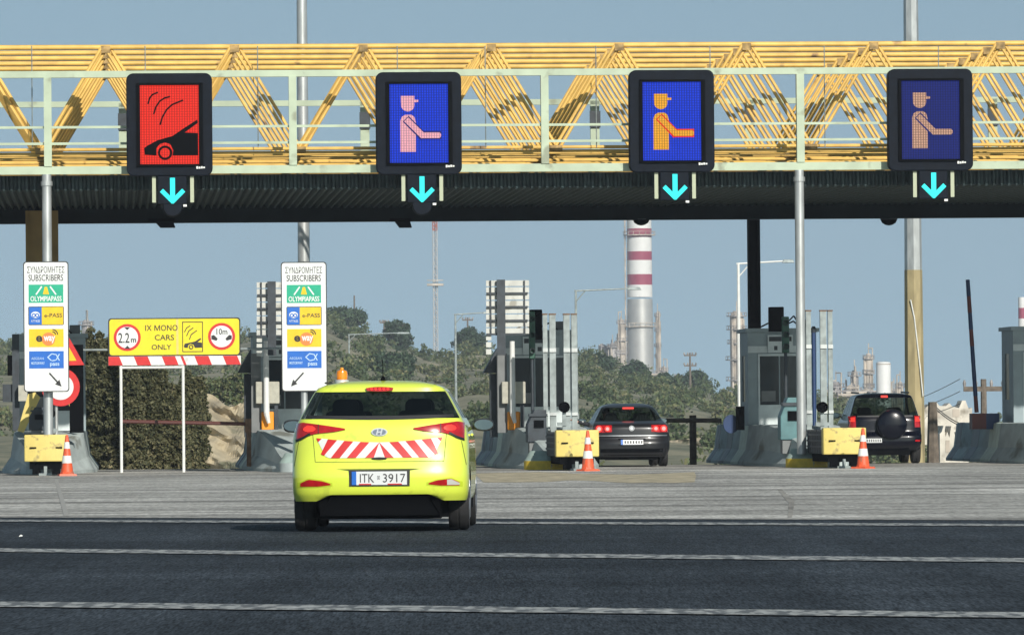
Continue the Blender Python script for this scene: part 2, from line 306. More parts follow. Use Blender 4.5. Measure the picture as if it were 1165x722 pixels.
# ================================================================== SETTING
def road_mats():
    m = mat('asphalt', (0.036, 0.044, 0.053), 0.85, var=0.22, scale=0.35, stretch=(0.4, 1, 1), bump=0.05)
    n = m.node_tree; b = n.nodes['Principled BSDF']; b.inputs['Specular IOR Level'].default_value = 0.04
    t = [x for x in n.nodes if x.type == 'TEX_COORD'][0]
    no = n.nodes.new('ShaderNodeTexNoise'); no.inputs['Scale'].default_value = 22; no.inputs['Detail'].default_value = 6; no.inputs['Roughness'].default_value = 0.8
    mg = n.nodes.new('ShaderNodeMapping'); mg.inputs['Scale'].default_value = (1, .05, 1); n.links.new(t.outputs['Object'], mg.inputs[0]); n.links.new(mg.outputs[0], no.inputs['Vector'])
    src = b.inputs['Base Color'].links[0].from_socket
    mx = n.nodes.new('ShaderNodeMix'); mx.data_type = 'RGBA'; mx.blend_type = 'MULTIPLY'; mx.inputs[0].default_value = 1
    r2 = n.nodes.new('ShaderNodeMapRange'); r2.inputs[1].default_value = 0.3; r2.inputs[2].default_value = 0.7; r2.inputs[3].default_value = 0.55; r2.inputs[4].default_value = 1.5
    n.links.new(no.outputs[0], r2.inputs[0]); n.links.new(src, mx.inputs[6]); n.links.new(r2.outputs[0], mx.inputs[7]); n.links.new(mx.outputs[2], b.inputs['Base Color'])
    n3 = n.nodes.new('ShaderNodeTexNoise'); n3.inputs['Scale'].default_value = 75; n3.inputs['Detail'].default_value = 2; n.links.new(mg.outputs[0], n3.inputs['Vector'])
    r3 = n.nodes.new('ShaderNodeMapRange'); r3.inputs[1].default_value = 0.3; r3.inputs[2].default_value = 0.7; r3.inputs[3].default_value = 0.45; r3.inputs[4].default_value = 1.7
    n.links.new(n3.outputs[0], r3.inputs[0]); last = mx.outputs[2]
    for sock in (r3.outputs[0],):
        m3 = n.nodes.new('ShaderNodeMix'); m3.data_type = 'RGBA'; m3.blend_type = 'MULTIPLY'; m3.inputs[0].default_value = 1; n.links.new(last, m3.inputs[6]); n.links.new(sock, m3.inputs[7]); last = m3.outputs[2]
    mp5 = n.nodes.new('ShaderNodeMapping'); mp5.inputs['Rotation'].default_value = (0, 0, R(-38)); mp5.inputs['Scale'].default_value = (1.1, .035, 1); n.links.new(t.outputs['Object'], mp5.inputs[0])
    n5 = n.nodes.new('ShaderNodeTexNoise'); n5.inputs['Scale'].default_value = 1; n5.inputs['Detail'].default_value = 4; n.links.new(mp5.outputs[0], n5.inputs['Vector'])
    r5 = n.nodes.new('ShaderNodeMapRange'); r5.inputs[1].default_value = 0.35; r5.inputs[2].default_value = 0.65; r5.inputs[3].default_value = 0.78; r5.inputs[4].default_value = 1.2; n.links.new(n5.outputs[0], r5.inputs[0])
    m3 = n.nodes.new('ShaderNodeMix'); m3.data_type = 'RGBA'; m3.blend_type = 'MULTIPLY'; m3.inputs[0].default_value = 1; n.links.new(last, m3.inputs[6]); n.links.new(r5.outputs[0], m3.inputs[7]); n.links.new(m3.outputs[2], b.inputs['Base Color'])
    c = mat('worn concrete', (0.36, 0.352, 0.325), 0.85, spec=0.1, var=0.22, scale=1.0, stretch=(0.05, 0.5, 1), bump=0.05)
    n = c.node_tree; b = n.nodes['Principled BSDF']; t = [x for x in n.nodes if x.type == 'TEX_COORD'][0]
    src = b.inputs['Base Color'].links[0].from_socket
    for (scl, st, lo, hi, a, d) in ((1.0, (0.03, 1.1, 1), 0.56, 0.64, 1.0, 1.7), (1.0, (0.10, 0.35, 1), 0.3, 0.7, 0.62, 1.25), (9, (.6, .2, 1), 0.3, 0.7, 0.72, 1.3), (1.0, (.5, .06, 1), 0.35, 0.65, 0.85, 1.15), (30, (.7, .05, 1), 0.3, 0.7, 0.75, 1.3)):
        mp = n.nodes.new('ShaderNodeMapping'); mp.inputs['Scale'].default_value = st; n.links.new(t.outputs['Object'], mp.inputs[0])
        no = n.nodes.new('ShaderNodeTexNoise'); no.inputs['Scale'].default_value = scl; no.inputs['Detail'].default_value = 9; n.links.new(mp.outputs[0], no.inputs['Vector'])
        r2 = n.nodes.new('ShaderNodeMapRange'); r2.inputs[1].default_value = lo; r2.inputs[2].default_value = hi; r2.inputs[3].default_value = a; r2.inputs[4].default_value = d
        mx = n.nodes.new('ShaderNodeMix'); mx.data_type = 'RGBA'; mx.blend_type = 'MULTIPLY'; mx.inputs[0].default_value = 1
        n.links.new(no.outputs[0], r2.inputs[0]); n.links.new(src, mx.inputs[6]); n.links.new(r2.outputs[0], mx.inputs[7]); src = mx.outputs[2]
    n.links.new(src, b.inputs['Base Color'])
    return m, c
M['asphalt'], M['apron'] = road_mats()
M['ground'] = mat('dry ground', (0.20, 0.17, 0.11), 0.95, var=0.35, scale=0.08, col2=(0.09, 0.10, 0.05))
M['paint'] = mat('worn road paint', (0.36, 0.37, 0.36), 0.7, spec=.1, var=0.25, scale=14, stretch=(1, .2, 1), dirt=((0.14, 0.15, 0.155), 11, 0.47))
M['sandstain'] = mat('sandy dust on concrete', (0.42, 0.36, 0.24), 0.9, var=0.22, scale=6, stretch=(.5, .1, 1))
# ground sheet: level to the crest, then it falls away, level plain to the horizon
ys = [-60, 0, 60, 110, 149, 165, 185, 215, 260, 320, 450, 900, 2500, 6000]; zs = [-.02, -.02, -.02, -.02, -.02, -.16, -.5, -1.2, -2.2, -3.6, -6, -10, -10, -10]
g = MB(); xs = [-3000, -600, -60, -20, 0, 20, 60, 600, 3000]
g.add([(x, y, z) for y, z in zip(ys, zs) for x in xs], [(j * 9 + i, j * 9 + i + 1, (j + 1) * 9 + i + 1, (j + 1) * 9 + i) for j in range(len(ys) - 1) for i in range(8)])
struct(g.build('ground', M['ground']))
a0, a1 = G(0, 588), G(1165, 591)
sl_ = (a1[1] - a0[1]) / (a1[0] - a0[0]); bx = lambda x: a0[1] + (x - a0[0]) * sl_
struct(MB().add([(-55, -50, -.004), (55, -50, -.004), (55, bx(55), -.004), (-55, bx(-55), -.004)], [(0, 1, 2, 3)]).build('asphalt_road', M['asphalt']))
struct(MB().add([(-55, bx(-55), 0), (55, bx(55), 0), (55, 148, 0), (-55, 148, 0)], [(0, 1, 2, 3)]).build('concrete_apron', M['apron']))
def line(p0, p1, wpx, ext=25):
    a, b = Vector(G(*p0)), Vector(G(*p1)); d = (b - a).normalized(); nrm = Vector((-d.y, d.x, 0)); a -= d * ext; b += d * ext
    m = (a + b) / 2; hw = wpx * m.y ** 2 / (HCAM * F) / 2; vs = []; fs = []; N = 160
    for i in range(N + 1):
        p = a.lerp(b, i / N); jw = hw * random.uniform(.92, 1.05); of = nrm * (hw * random.uniform(-.03, .03))
        vs += [p - nrm * jw + of + Vector((0, 0, .004)), p + nrm * jw + of + Vector((0, 0, .004))]
    fs = [(2 * i, 2 * i + 2, 2 * i + 3, 2 * i + 1) for i in range(N)]
    struct(MB().add(vs, fs).build('lane_marking', M['paint']))
line((0, 592), (1165, 597), 1.9); line((0, 625.5), (1165, 637), 3.3); line((0, 687), (1165, 699.5), 5.2)
# dusty patch in the third lane and an old joint line in the concrete on the left
def gpoly(name, pts, m, z, curve=True):
    vs = [Vector(G(*p)) + Vector((0, 0, z)) for p in pts]; return struct(MB().add(vs, [tuple(range(len(vs)))]).build(name, m))
sp_ = [(540 + 25 * k, 538.2 - 1.2 * math.sin(k * .7) + random.uniform(-.9, .9)) for k in range(11)] + [(792, 541)] + [(790 - 24 * k, 548 + 1.5 * math.sin(k * .9) + random.uniform(-1.2, 1.2)) for k in range(11)]
gpoly('sand_patch', sp_[::-1], M['sandstain'], .004)
gpoly('joint_line', [(62, 545), (66, 545), (79, 587), (73, 587)], mat('pale joint filler', (0.36, 0.35, 0.32), 0.9), .005)
gpoly('tyre_mark', [(884, 556), (889, 556), (904, 570), (901, 588), (896, 588), (897, 572)], mat('brown skid stain', (0.27, 0.255, 0.225), 0.9, var=.35, scale=3, stretch=(1, .1, 1)), .004)
# hills: real terrain rising behind the crest, its skyline as in the photograph
SK = [(-900, 372), (-200, 374), (0, 382), (100, 378), (200, 384), (270, 380), (320, 368), (370, 350), (395, 357), (425, 374), (450, 380), (480, 392), (505, 399), (535, 388), (560, 393), (620, 398), (665, 398), (700, 418), (740, 428), (780, 430), (810, 440), (850, 447), (940, 452), (1000, 462), (1050, 474), (1165, 476), (1400, 472), (2100, 465)]
skx = np.array([p[0] for p in SK]); sky_ = np.array([p[1] + (9 if p[0] > 380 else 4) for p in SK])
def vnoise(x, y, s):
    return (math.sin(x * s * 1.3 + 1.7 * math.sin(y * s * .9 + 2)) + math.sin(y * s * 1.1 + 1.9 * math.sin(x * s * .7 + 5)) + .5 * math.sin((x + y) * s * 2.7)) / 2.5
DS = np.concatenate([[190, 220, 250, 275], np.linspace(300, 1000, 60), [1030, 1100, 1250]])
def hillz(px, d):
    ysk = np.interp(px, skx, sky_); zt = HCAM + (Y0 - ysk) / F * 1000
    if d < 300: return -1.6 - (d - 190) * .016
    if d > 1000: return zt - (d - 1000) * .08
    t = (d - 300) / 700; x = (px - 582.5) / F * d
    return -3.36 + (zt + 3.36) * (t ** 0.9) + 1.1 * vnoise(x, d, .05) * min(1, 6 * t) * min(1, (1 - t) * 6) + .3 * vnoise(x, d, .21) * min(1, 6 * t)
pxs = np.linspace(-900, 2100, 190); hv = []; sand = []
for d in DS:
    for px in pxs:
        hv.append(((px - 582.5) / F * d, d, hillz(px, d)))
        py = Y0 - (hv[-1][2] - HCAM) * F / d
        s = math.exp(-((px - 250) / 55) ** 2) * math.exp(-((d - 430) / 140) ** 2) * 1.6 + .45 * math.exp(-((px - 560) / 150) ** 2 - ((d - 800) / 120) ** 2) + (1.1 if px > 1020 and 400 < d < 700 else 0)
        sand.append(min(1, s))
n_ = len(pxs); hm = MB(); hm.add(hv, [(j * n_ + i, j * n_ + i + 1, (j + 1) * n_ + i + 1, (j + 1) * n_ + i) for j in range(len(DS) - 1) for i in range(n_ - 1)])
M['hill'] = mat('hillside soil and dry grass', (0.26, 0.235, 0.15), 0.95, scale=0.25, col2=(0.10, 0.11, 0.065), bump=0.3, detail=9)
n = M['hill'].node_tree; b = n.nodes['Principled BSDF']; src = b.inputs['Base Color'].links[0].from_socket
at = n.nodes.new('ShaderNodeAttribute'); at.attribute_name = 'sand'; t = [x for x in n.nodes if x.type == 'TEX_COORD'][0]
no = n.nodes.new('ShaderNodeTexNoise'); no.inputs['Scale'].default_value = .22; no.inputs['Detail'].default_value = 9; n.links.new(t.outputs['Object'], no.inputs['Vector'])
ad = n.nodes.new('ShaderNodeMath'); ad.operation = 'MULTIPLY_ADD'; ad.inputs[1].default_value = 1.0; n.links.new(at.outputs['Fac'], ad.inputs[0]); n.links.new(no.outputs[0], ad.inputs[2])
mr = n.nodes.new('ShaderNodeMapRange'); mr.inputs[1].default_value = .86; mr.inputs[2].default_value = 1.06; n.links.new(ad.outputs[0], mr.inputs[0])
mx = n.nodes.new('ShaderNodeMix'); mx.data_type = 'RGBA'; n.links.new(mr.outputs[0], mx.inputs[0]); n.links.new(src, mx.inputs[6]); n.links.new(mx.outputs[2], b.inputs['Base Color'])
n4 = n.nodes.new('ShaderNodeTexNoise'); n4.inputs['Scale'].default_value = 1.1; n4.inputs['Detail'].default_value = 8; n.links.new(t.outputs['Object'], n4.inputs['Vector'])
c4 = n.nodes.new('ShaderNodeValToRGB'); c4.color_ramp.elements[0].position = .38; c4.color_ramp.elements[1].position = .60; c4.color_ramp.elements[0].color = (.16, .135, .085, 1); c4.color_ramp.elements[1].color = (.62, .53, .34, 1)
n.links.new(n4.outputs[0], c4.inputs[0]); n.links.new(c4.outputs[0], mx.inputs[7])
ho = struct(hm.build('hill', M['hill'], smooth=True)); at_ = ho.data.attributes.new('sand', 'FLOAT', 'POINT'); at_.data.foreach_set('value', sand)
# steep sandy cutting below the hill on the left
def bank(px0, px1, top, d, dep, nm, seed):
    N, K = 60, 34; vs = []; x0_ = (px0 - 582.5) / F * d; x1_ = (px1 - 582.5) / F * d
    for j in range(K + 1):
        v = j / K
        for i in range(N + 1):
            u = i / N; x = x0_ + (x1_ - x0_) * u
            edge = min(1, u * 5, (1 - u) * 5) ** .6; zt = -3 + (top + 3) * edge * (.90 + .07 * math.sin(u * 7 + seed) + .03 * math.sin(u * 23))
            z = -4 + (zt + 4) * v; y = d + dep * v ** 1.2 + 1.0 * vnoise(x, z * 2.6 + seed, .55) + .8 * vnoise(x * 1.3, z * 3 + seed, 1.2) + .3 * vnoise(x, z, 4.3)
            vs.append((x, y, z))
    vs2 = [(x, y + 14, -4) for x, y, z in vs[-(N + 1):]]
    fs = [(j * (N + 1) + i, j * (N + 1) + i + 1, (j + 1) * (N + 1) + i + 1, (j + 1) * (N + 1) + i) for j in range(K + 1) for i in range(N)]
    struct(MB().add(vs + vs2, fs).build(nm, M['rock'], smooth=False)); return vs
M['rock'] = mat('sandy rock face', (0.46, 0.39, 0.26), 0.95, scale=.9, col2=(0.27, 0.23, 0.16), bump=.5, detail=10, dirt=((0.13, 0.13, 0.08), .40, .52))
bank(180, 335, 3.2, 330, 7, 'terrain', 1); bank(640, 900, -.2, 420, 8, 'terrain', 4)
for i in range(2): pass
# scrub on the hill: one mass nobody could count
V = []
for i in range(2100):
    d = 320 + 690 * rng.uniform() ** 0.8; px = rng.uniform(-150, 1300)
    if vnoise((px - 582) / F * d, d, .045) < .0: continue
    if abs(px - 250) < 45 and 330 < d < 560 and rng.uniform() < .55: continue
    if px > 1040 and rng.uniform() < .5: continue
    z = hillz(px, d); x = (px - 582.5) / F * d; r = rng.uniform(.7, 2.2) * (1.0 if d < 985 else .7)
    V.append(crown((x, d, z + r * .45), r, r, r * .75, 8, 26, r * .40, .15))
for i in range(46):                                                  # bushes at the foot and on the lip of the cutting
    px = rng.uniform(185, 325); d = 327 if i % 2 else 338; z = -2.2 + rng.uniform(0, .5) if i % 2 else 3.1 + rng.uniform(-.8, .1); r = rng.uniform(.4, .9)
    V.append(crown(((px - 582.5) / F * d, d, z), r, r, r * .8, 8, 26, r * .4, .09))
V = np.concatenate(V); o = quads('scrub', V, M['leafh']); tag(o, 'low olive green scrub covering the hillside behind the toll plaza', 'scrub', kind='stuff')
# single trees that stand out
def tree(name, label, cat, px, pytop, d, wpx, m, pyb=None, group=None, dens=1.0, leaf=None, round_=.8):
    s = F / d; x = (deroll(px, pytop)[0] - 582.5) / F * d; zt = HCAM + (Y0 - deroll(px, pytop)[1]) / s
    zb = (hillz(px, d) if pyb is None else HCAM + (Y0 - deroll(px, pyb)[1]) / s) - .15
    H = zt - zb; rx = wpx / s / 2; t = thing(name, label, cat, (x, d, zb), 0, group); OFF[t.name] = (x, d, zb)
    lf = leaf or max(.05, .9 / s * 1.5); cz = zb + H * (.62 if H > rx * 1.6 else .55); rz_ = (zt - cz)
    mb = MB(); mb.tube((x, d, zb), (x + rx * .08, d, cz), max(.08, H * .035), max(.05, H * .018), n=7)
    for k in range(6):
        a = k * 1.05 + random.random(); mb.tube((x, d, zb + H * (.25 + .07 * k)), (x + rx * .65 * math.cos(a), d + rx * .65 * math.sin(a), zb + H * (.5 + .07 * k)), H * .014 + .02, H * .006 + .01, n=5)
    mb.build('trunk', M['bark'], t)
    nc = int(60 * dens); per = 70
    A = crown((x, d, cz), rx * .86, rx * .86, rz_ * .86, nc, per, rx * .30, lf)
    A2 = crown((x + rx * .15, d, zb + H * .35), rx * .75, rx * .75, H * .28, int(nc * .5), per, rx * .26, lf)
    c = quads('crown', np.concatenate([A, A2]), m, t, (x, d, zb)); return t
hg = 'trees on the hillside'
for args in (('round dark tree on the hilltop just right of the left pointing subscribers sign', 392, 352, 960, 50),
             ('bushy tree on the skyline to the right of the lamp head above the lime car', 452, 362, 930, 34),
             ('large dark tree on the slope just above the lime car roof', 444, 402, 640, 62),
             ('dark tree beside the tall lamp post with the long arm, left of the ribbed boards', 533, 372, 940, 40),
             ('dark bushy tree at the foot of the red and white chimney', 722, 411, 900, 36),
             ('pine tree on the ridge to the right of the power pole with two crossbars', 790, 422, 950, 30),
             ('dark tree on the slope left of the chimney beside the tall steel posts', 683, 402, 880, 30),
             ('small round tree on the ridge between chimney and power pole', 757, 425, 930, 22)):
    tree('pine_tree', args[0], 'tree', args[1], args[2], args[3], args[4], M['leafp'], group=hg)
for k, (lb, px, top, d, wd) in enumerate((('tall olive brown bush directly behind the left leg of the yellow height sign', 132, 392, 168, 70),
                           ('dense olive bush between the two thin legs of the yellow sign', 176, 408, 171, 66),
                           ('lower olive bush at the right leg of the yellow sign beside the sandy bank', 212, 432, 174, 44),
                           ('dark olive bush beside the black board of the left toll booth', 102, 385, 175, 44))):
    s = F / d; x = (px - 582.5) / s; zb = -.35; zt = HCAM + (Y0 - deroll(px, top)[1]) / s; H = zt - zb; rx = wd / s / 2
    t = thing('roadside_bush', lb, 'bush', (x, d, zb), 0, 'bushes behind the yellow sign'); OFF[t.name] = (x, d, zb)
    mb = MB()
    for q in range(7):
        a = q * .9; mb.tube((x + .1 * math.cos(a), d + .1 * math.sin(a), zb), (x + rx * .6 * math.cos(a), d + rx * .6 * math.sin(a), zb + H * .75), .035, .012, n=5)
    mb.build('trunk', M['bark'], t)
    A = []
    for q in range(9):                                               # upright sprays of different heights
        a = q * .7 + k; rr = rx * (.25 + .55 * ((q * 37) % 10) / 10); h = H * (.62 + .38 * ((q * 53 + k * 29) % 10) / 10) if q else H
        xx, yy = x + rr * math.cos(a) * (q > 0), d + rr * math.sin(a) * (q > 0)
        A += [crown((xx, yy, zb + h * f), rx * .42 * w_, rx * .42 * w_, h * .2, 26, 60, .17, .04) for f, w_ in ((.14, 1.1), (.36, 1.1), (.58, 1), (.76, .8), (.9, .5))]
    quads('crown', np.concatenate(A), M['leafd'], t, (x, d, zb))

# ================================================================== FAR INDUSTRY
def wpx_(px, py, d): return W(px, py, d)
# red and white chimney
D = 1800; s = F / D
x0 = W(728.5, 400, D)[0]; zz = lambda py, px=728.5, d=D: W(px, py, d)[2]
t = thing('chimney', 'tall refinery chimney with red and white bands and a silver lower shaft', 'chimney', (x0, D, -10)); OFF[t.name] = (x0, D, -10)
r = 14.3 / s
MB().lathe((x0, D, 0), [(r * 1.06, -10), (r * 1.06, zz(380)), (r, zz(340))], 28).build('shaft', M['silver'], t, smooth=True)
edges = [340, 324, 312, 296, 286, 270, 260, 248, 236, 225]
for i, (a, b_) in enumerate(zip(edges[:-1], edges[1:])):
    if i == 0: a = 338
    MB().lathe((x0, D, 0), [(r * (1.0 - i * .004), zz(a)), (r * (.996 - i * .004), zz(b_))], 28).build('painted_band', M['stackw' if i % 2 == 0 else 'stackr'], t, smooth=True)
for py in (268, 372):
    mb = MB(); mb.lathe((x0, D, 0), [(r * 1.25, zz(py)), (r * 1.25, zz(py) + .3)], 24); mb.lathe((x0, D, 0), [(r * 1.27, zz(py) + 1.1), (r * 1.27, zz(py) + 1.25)], 24, cap=False)
    for k in range(16):
        a = k * math.pi / 8; mb.tube((x0 + r * 1.26 * math.cos(a), D + r * 1.26 * math.sin(a), zz(py)), (x0 + r * 1.26 * math.cos(a), D + r * 1.26 * math.sin(a), zz(py) + 1.2), .07, n=4)
    mb.build('platform', M['hazy'], t)
mb = MB(); xl = x0 - r * 1.15
mb.tube((xl, D - 1, -10), (xl, D - 1, zz(250)), .22, n=5)
for k in range(40): mb.lathe((xl, D - 1, 0), [(.6, zz(420) + k * 1.6), (.6, zz(420) + k * 1.6 + .12)], 8, cap=False)
mb.build('ladder_cage', M['hazy'], t)
mb = MB(); mb.disc(x0 + 1.5 * 0, zz(333), 1.9, D - r - .12, D - r - .03, rz=.7)
def tower(lb, px, pyt, wpx, d, seed, kind=0, m='hazy', pyb=None):
    rs = random.Random(seed); s = F / d; x = W(px, pyt, d)[0]; zt = W(px, pyt, d)[2]; zb = -10; r = wpx / s / 2
    t = thing('refinery_tower', lb, 'tower', (x, d, zb), 0, 'refinery towers on the horizon'); OFF[t.name] = (x, d, zb)
    pr = [(r * .62, zb), (r * .62, zt - 2.5), (r * .5, zt - 1.8), (r * .3, zt - 1.2)]
    MB().lathe((x, d, 0), pr, 18).build('vessel', M[m], t, smooth=True)
    z = zt - 2.6; k = 0
    pm = MB()
    while z > -2:
        rr = r * rs.uniform(.85, 1.05); pm.lathe((x, d, 0), [(rr, z), (rr, z + .25)], 14)
        pm.lathe((x, d, 0), [(rr, z + .9), (rr, z + 1.05)], 14, cap=False)
        for q in range(10):
            a = q * .628; pm.tube((x + rr * math.cos(a), d + rr * math.sin(a), z), (x + rr * math.cos(a), d + rr * math.sin(a), z + 1.0), .06, n=4)
        z -= rs.uniform(3, 5.5)
    pm.build('platform', M['hazyd'], t)
    pm = MB()
    for q in range(4):
        a = rs.uniform(3.3, 6.1); rr = r * rs.uniform(.7, .85); xx, yy = x + rr * math.cos(a), d + rr * math.sin(a); top = zt - rs.uniform(-1, 6)
        pm.tube((xx, yy, zb), (xx, yy, top), rs.uniform(.12, .3), n=6)
        pm.tube((xx, yy, top), (x, d, top), .15, n=6)
    pm.tube((x, d, zt - 2), (x, d, zt + 1.2), .12, n=5)
    pm.build('pipework', M['hazy'], t); return t
tower('slim refinery column close to the left side of the red and white chimney', 707, 358, 13, 1790, 1)
tower('low refinery column with pipework at the far left of the chimney group', 697, 385, 14, 1780, 2, m='hazyd')
tower('narrow refinery column close to the right side of the chimney', 748, 350, 8, 1810, 3)
tower('short refinery column at the right foot of the chimney', 755, 412, 12, 1790, 13)
tower('tall refinery tower with an overhanging top platform behind the cream lamp pole', 838, 348, 25, 1500, 4)
tower('squat refinery tower seen just right of the steel posts of the black pillar booth', 951, 428, 22, 1400, 5, m='hazyd')
tower('blue grey refinery column left of the tallest column behind the dark off roader', 972, 415, 15, 1400, 6, m='hazyd')
tower('tallest of the refinery columns behind the dark off roader, left of the white tank', 988, 396, 14, 1420, 7)
tower('small pale refinery column right of the white tank against the thick mast', 1024, 428, 12, 1400, 8)
tower('low refinery column at the foot of the tall column left of the off roader', 962, 436, 12, 1430, 9, m='hazyd')
tower('faint pale refinery tower on the horizon left of the yellow height sign', 98, 358, 18, 1500, 10, m='hazyd')
def pipe_rack(lb, px0, px1, pyt, d, seed):
    rs = random.Random(seed); s = F / d; xa = W(px0, pyt, d)[0]; xb = W(px1, pyt, d)[0]; zt = W(px0, pyt, d)[2]
    t = thing('pipe_rack', lb, 'pipework', ((xa + xb) / 2, d, -10), 0, 'refinery pipe racks'); OFF[t.name] = ((xa + xb) / 2, d, -10)
    mb = MB(); x = xa
    while x <= xb + .1:
        for y in (d, d + 6): mb.tube((x, y, -10), (x, y, zt - rs.uniform(0, 2)), .22, n=5)
        x += (xb - xa) / 7
    z = -1
    while z < zt - 1:
        mb.box(xa, xb, d - .3, d + 6.3, z, z + .35); z += 2.6
    mb.build('frame', M['hazyd'], t); pb = MB()
    for q in range(16):
        z = rs.uniform(-2, zt - 1); a = rs.uniform(xa, (xa + xb) / 2); pb.tube((a, d - .4, z), (rs.uniform(a + 2, xb), d - .4, z), rs.uniform(.15, .5), n=7)
    for q in range(9):
        x = rs.uniform(xa, xb); z = rs.uniform(0, zt - 3); pb.lathe((x, d + 2, 0), [(.1, z - .1), (1.1, z), (1.1, z + 2.5), (.1, z + 3)], 10)
    pb.build('pipes', M['hazy'], t)
pipe_rack('refinery pipe rack left of the dark off roader behind the steel posts', 935, 1000, 436, 1380, 1)
pipe_rack('pipe rack crowded round the foot of the red and white chimney', 690, 768, 420, 1770, 2)
tower('thick short column half hidden by scrub left of the chimney', 672, 400, 14, 1760, 21)
tower('thin column between the low left columns and the chimney', 703, 392, 7, 1770, 22, m='hazyd')
tower('pale column just left of the dark off roader above its mirror', 944, 440, 8, 1390, 23)
tower('short column between the white tank and the thick mast', 1017, 436, 9, 1410, 24, m='hazyd')
tower('low tower right of the tall platform tower, against the booth', 862, 385, 12, 1500, 25)
pipe_rack('tall pipe rack between the saloon lane lamp head and the chimney', 684, 712, 386, 1800, 5)
pipe_rack('low pale pipe rack between the thick mast and the crossbar power pole', 1052, 1100, 462, 1300, 3)
x, y, z = W(1005, 411, 1350); t = thing('storage_tank', 'tall white cylindrical tank behind the dark off roader', 'tank', (x, y, -10)); OFF[t.name] = (x, y, -10); r = 8.3 * 1350 / F
MB().lathe((x, y, 0), [(r, -10), (r, z - .5), (r * .9, z - .15), (r * .5, z)], 28).build('shell', M['stackw'], t, smooth=True)
MB().lathe((x, y, 0), [(r * 1.02, z - .7), (r * 1.02, z - .5)], 28, cap=False).build('top_ring', M['hazy'], t)
# guyed mast
M['mastg'] = mat('grey lattice steel', (0.46, 0.47, 0.47), .6)
D = 1500; x, y, zt = W(494.5, 232, D); t = thing('radio_mast', 'very thin lattice radio mast with an orange top, rising from the hill', 'mast', (x, y, 0)); OFF[t.name] = (x, y, 0)
mb = MB(); zt2 = W(496, 262, D)[2]; h = .5
def lattice(mb, x, y, z0, z1, h, step):
    for a, b_ in ((-h, -h), (h, -h), (0, h)): mb.tube((x + a, y + b_, z0), (x + a, y + b_, z1), .14, n=4)
    z = z0; f = 1
    while z < z1 - step: mb.tube((x - h * f, y - h, z), (x + h * f, y - h, z + step), .10, n=4); mb.tube((x - h, y - h, z), (x + h, y - h, z), .1, n=4); z += step; f = -f
lattice(mb, x, y, 0, zt2, h, 1.1); mb.build('lower_lattice', M['mastg'], t); mb = MB(); lattice(mb, x, y, zt2, zt, h, 1.1); mb.build('top_lattice', mat('faded orange steel', (.45, .12, .06), .6), t)
z = W(496, 325, D)[2]; MB().box(x - 2, x + 2, y - 1.5, y + 1.5, z, z + .5).box(x - 2, x + 2, y - 1.6, y - 1.5, z + 1.2, z + 1.4).build('platform', M['hazy'], t)
x, y, zt = W(1163, 338, 1500); t = thing('flare_stack', 'thin red and white flare stack at the right edge above the toll booth', 'flare stack', (x, y, -10)); OFF[t.name] = (x, y, -10)
for k in range(9): MB().lathe((x, y, 0), [(1.0, zt - (k + 1) * 2.6), (1.0, zt - k * 2.6)], 10).build('painted_band', M['stackr' if k % 2 else 'stackw'], t, smooth=True)
MB().lathe((x, y, 0), [(1.1, -10), (1.0, zt - 9 * 2.6)], 10).build('shaft', M['hazyd'], t)
# street lamps of the road beyond
def lamp(lb, px, py, d, armpx, col_m='galvw'):
    x, y, z = W(px, py, d); zb = float(np.interp(d, ys, zs)) if px > 860 else min(hillz(px, d), 3); L = armpx * d / F
    t = thing('street_lamp', lb, 'street lamp', (x, y, zb), 0, 'street lamps beyond the toll'); OFF[t.name] = (x, y, zb)
    MB().tube((x, y, zb), (x, y, z), .13, .08, n=8).build('pole', M[col_m], t, smooth=True)
    MB().tube((x - .1, y, z - .05), (x + L * .8, y, z + .08), .06, .05, n=6).tube((x + .7, y, z), (x, y, z - .8), .04, n=5).build('arm', M[col_m], t)
    MB().box(x + L * .78, x + L, y - .16, y + .16, z - .02, z + .17, top=(x + L * .8, x + L * .97, y - .1, y + .1)).build('lamp_head', M['galvw'], t, bevel=.03)
    MB().lathe((x, y, 0), [(.2, zb), (.2, zb + .9), (.13, zb + 1)], 8).build('base', M[col_m], t)
    return t
lamp('low street lamp over the lime car with a small light on its arm', 397, 380, 636, 70)
lamp('street lamp whose arm points at the ribbed boards of the third toll booth', 518, 357, 511, 40)
lamp('street lamp whose head hangs in front of the chimney', 655, 330, 418, 75)
t = lamp('nearest and tallest street lamp, cream pole at the left edge of the pillar booth', 840, 299, 346, 64, 'white')
# power poles
def ppole(lb, px, py, d, barpx, bars=1, m='wood', bot=None):
    x, y, z = W(px, py, d); zb = -8 if bot is None else W(px, bot, d)[2]; t = thing('power_pole', lb, 'power pole', (x, y, zb), 0, 'power poles'); OFF[t.name] = (x, y, zb)
    MB().tube((x, y, zb), (x, y, z), .0032 * d * .1 + .13, .12, n=7).build('pole', M[m], t)
    mb = MB(); im = MB(); L = barpx * d / F / 2
    for k in range(bars):
        mb.box(x - L, x + L, y - .08, y + .08, z - .5 - k * 1.5, z - .3 - k * 1.5)
        for q in (-1, -.4, .4, 1): q2 = .5 if d < 300 else 1; im.lathe((x + q * L * .95, y, 0), [(.1 * q2, z - .3 - k * 1.5), (.14 * q2, z - .1 - k * 1.5 - .1 * (1 - q2)), (.05 * q2, z + .05 - k * 1.5 - .15 * (1 - q2))], 6)
    mb.build('crossbar', M[m], t); im.each('insulator', M['hazyd'], t); return t
ppole('power pole with two crossbars on the ridge right of the chimney', 785, 401, 900, 14, 2)
ppole('power pole with a crossbar on the ridge behind the ribbed boards', 532, 361, 960, 12, 1)
ppole('power pole with a crossbar on the hill above the lime car beacon', 437, 364, 980, 10, 1)
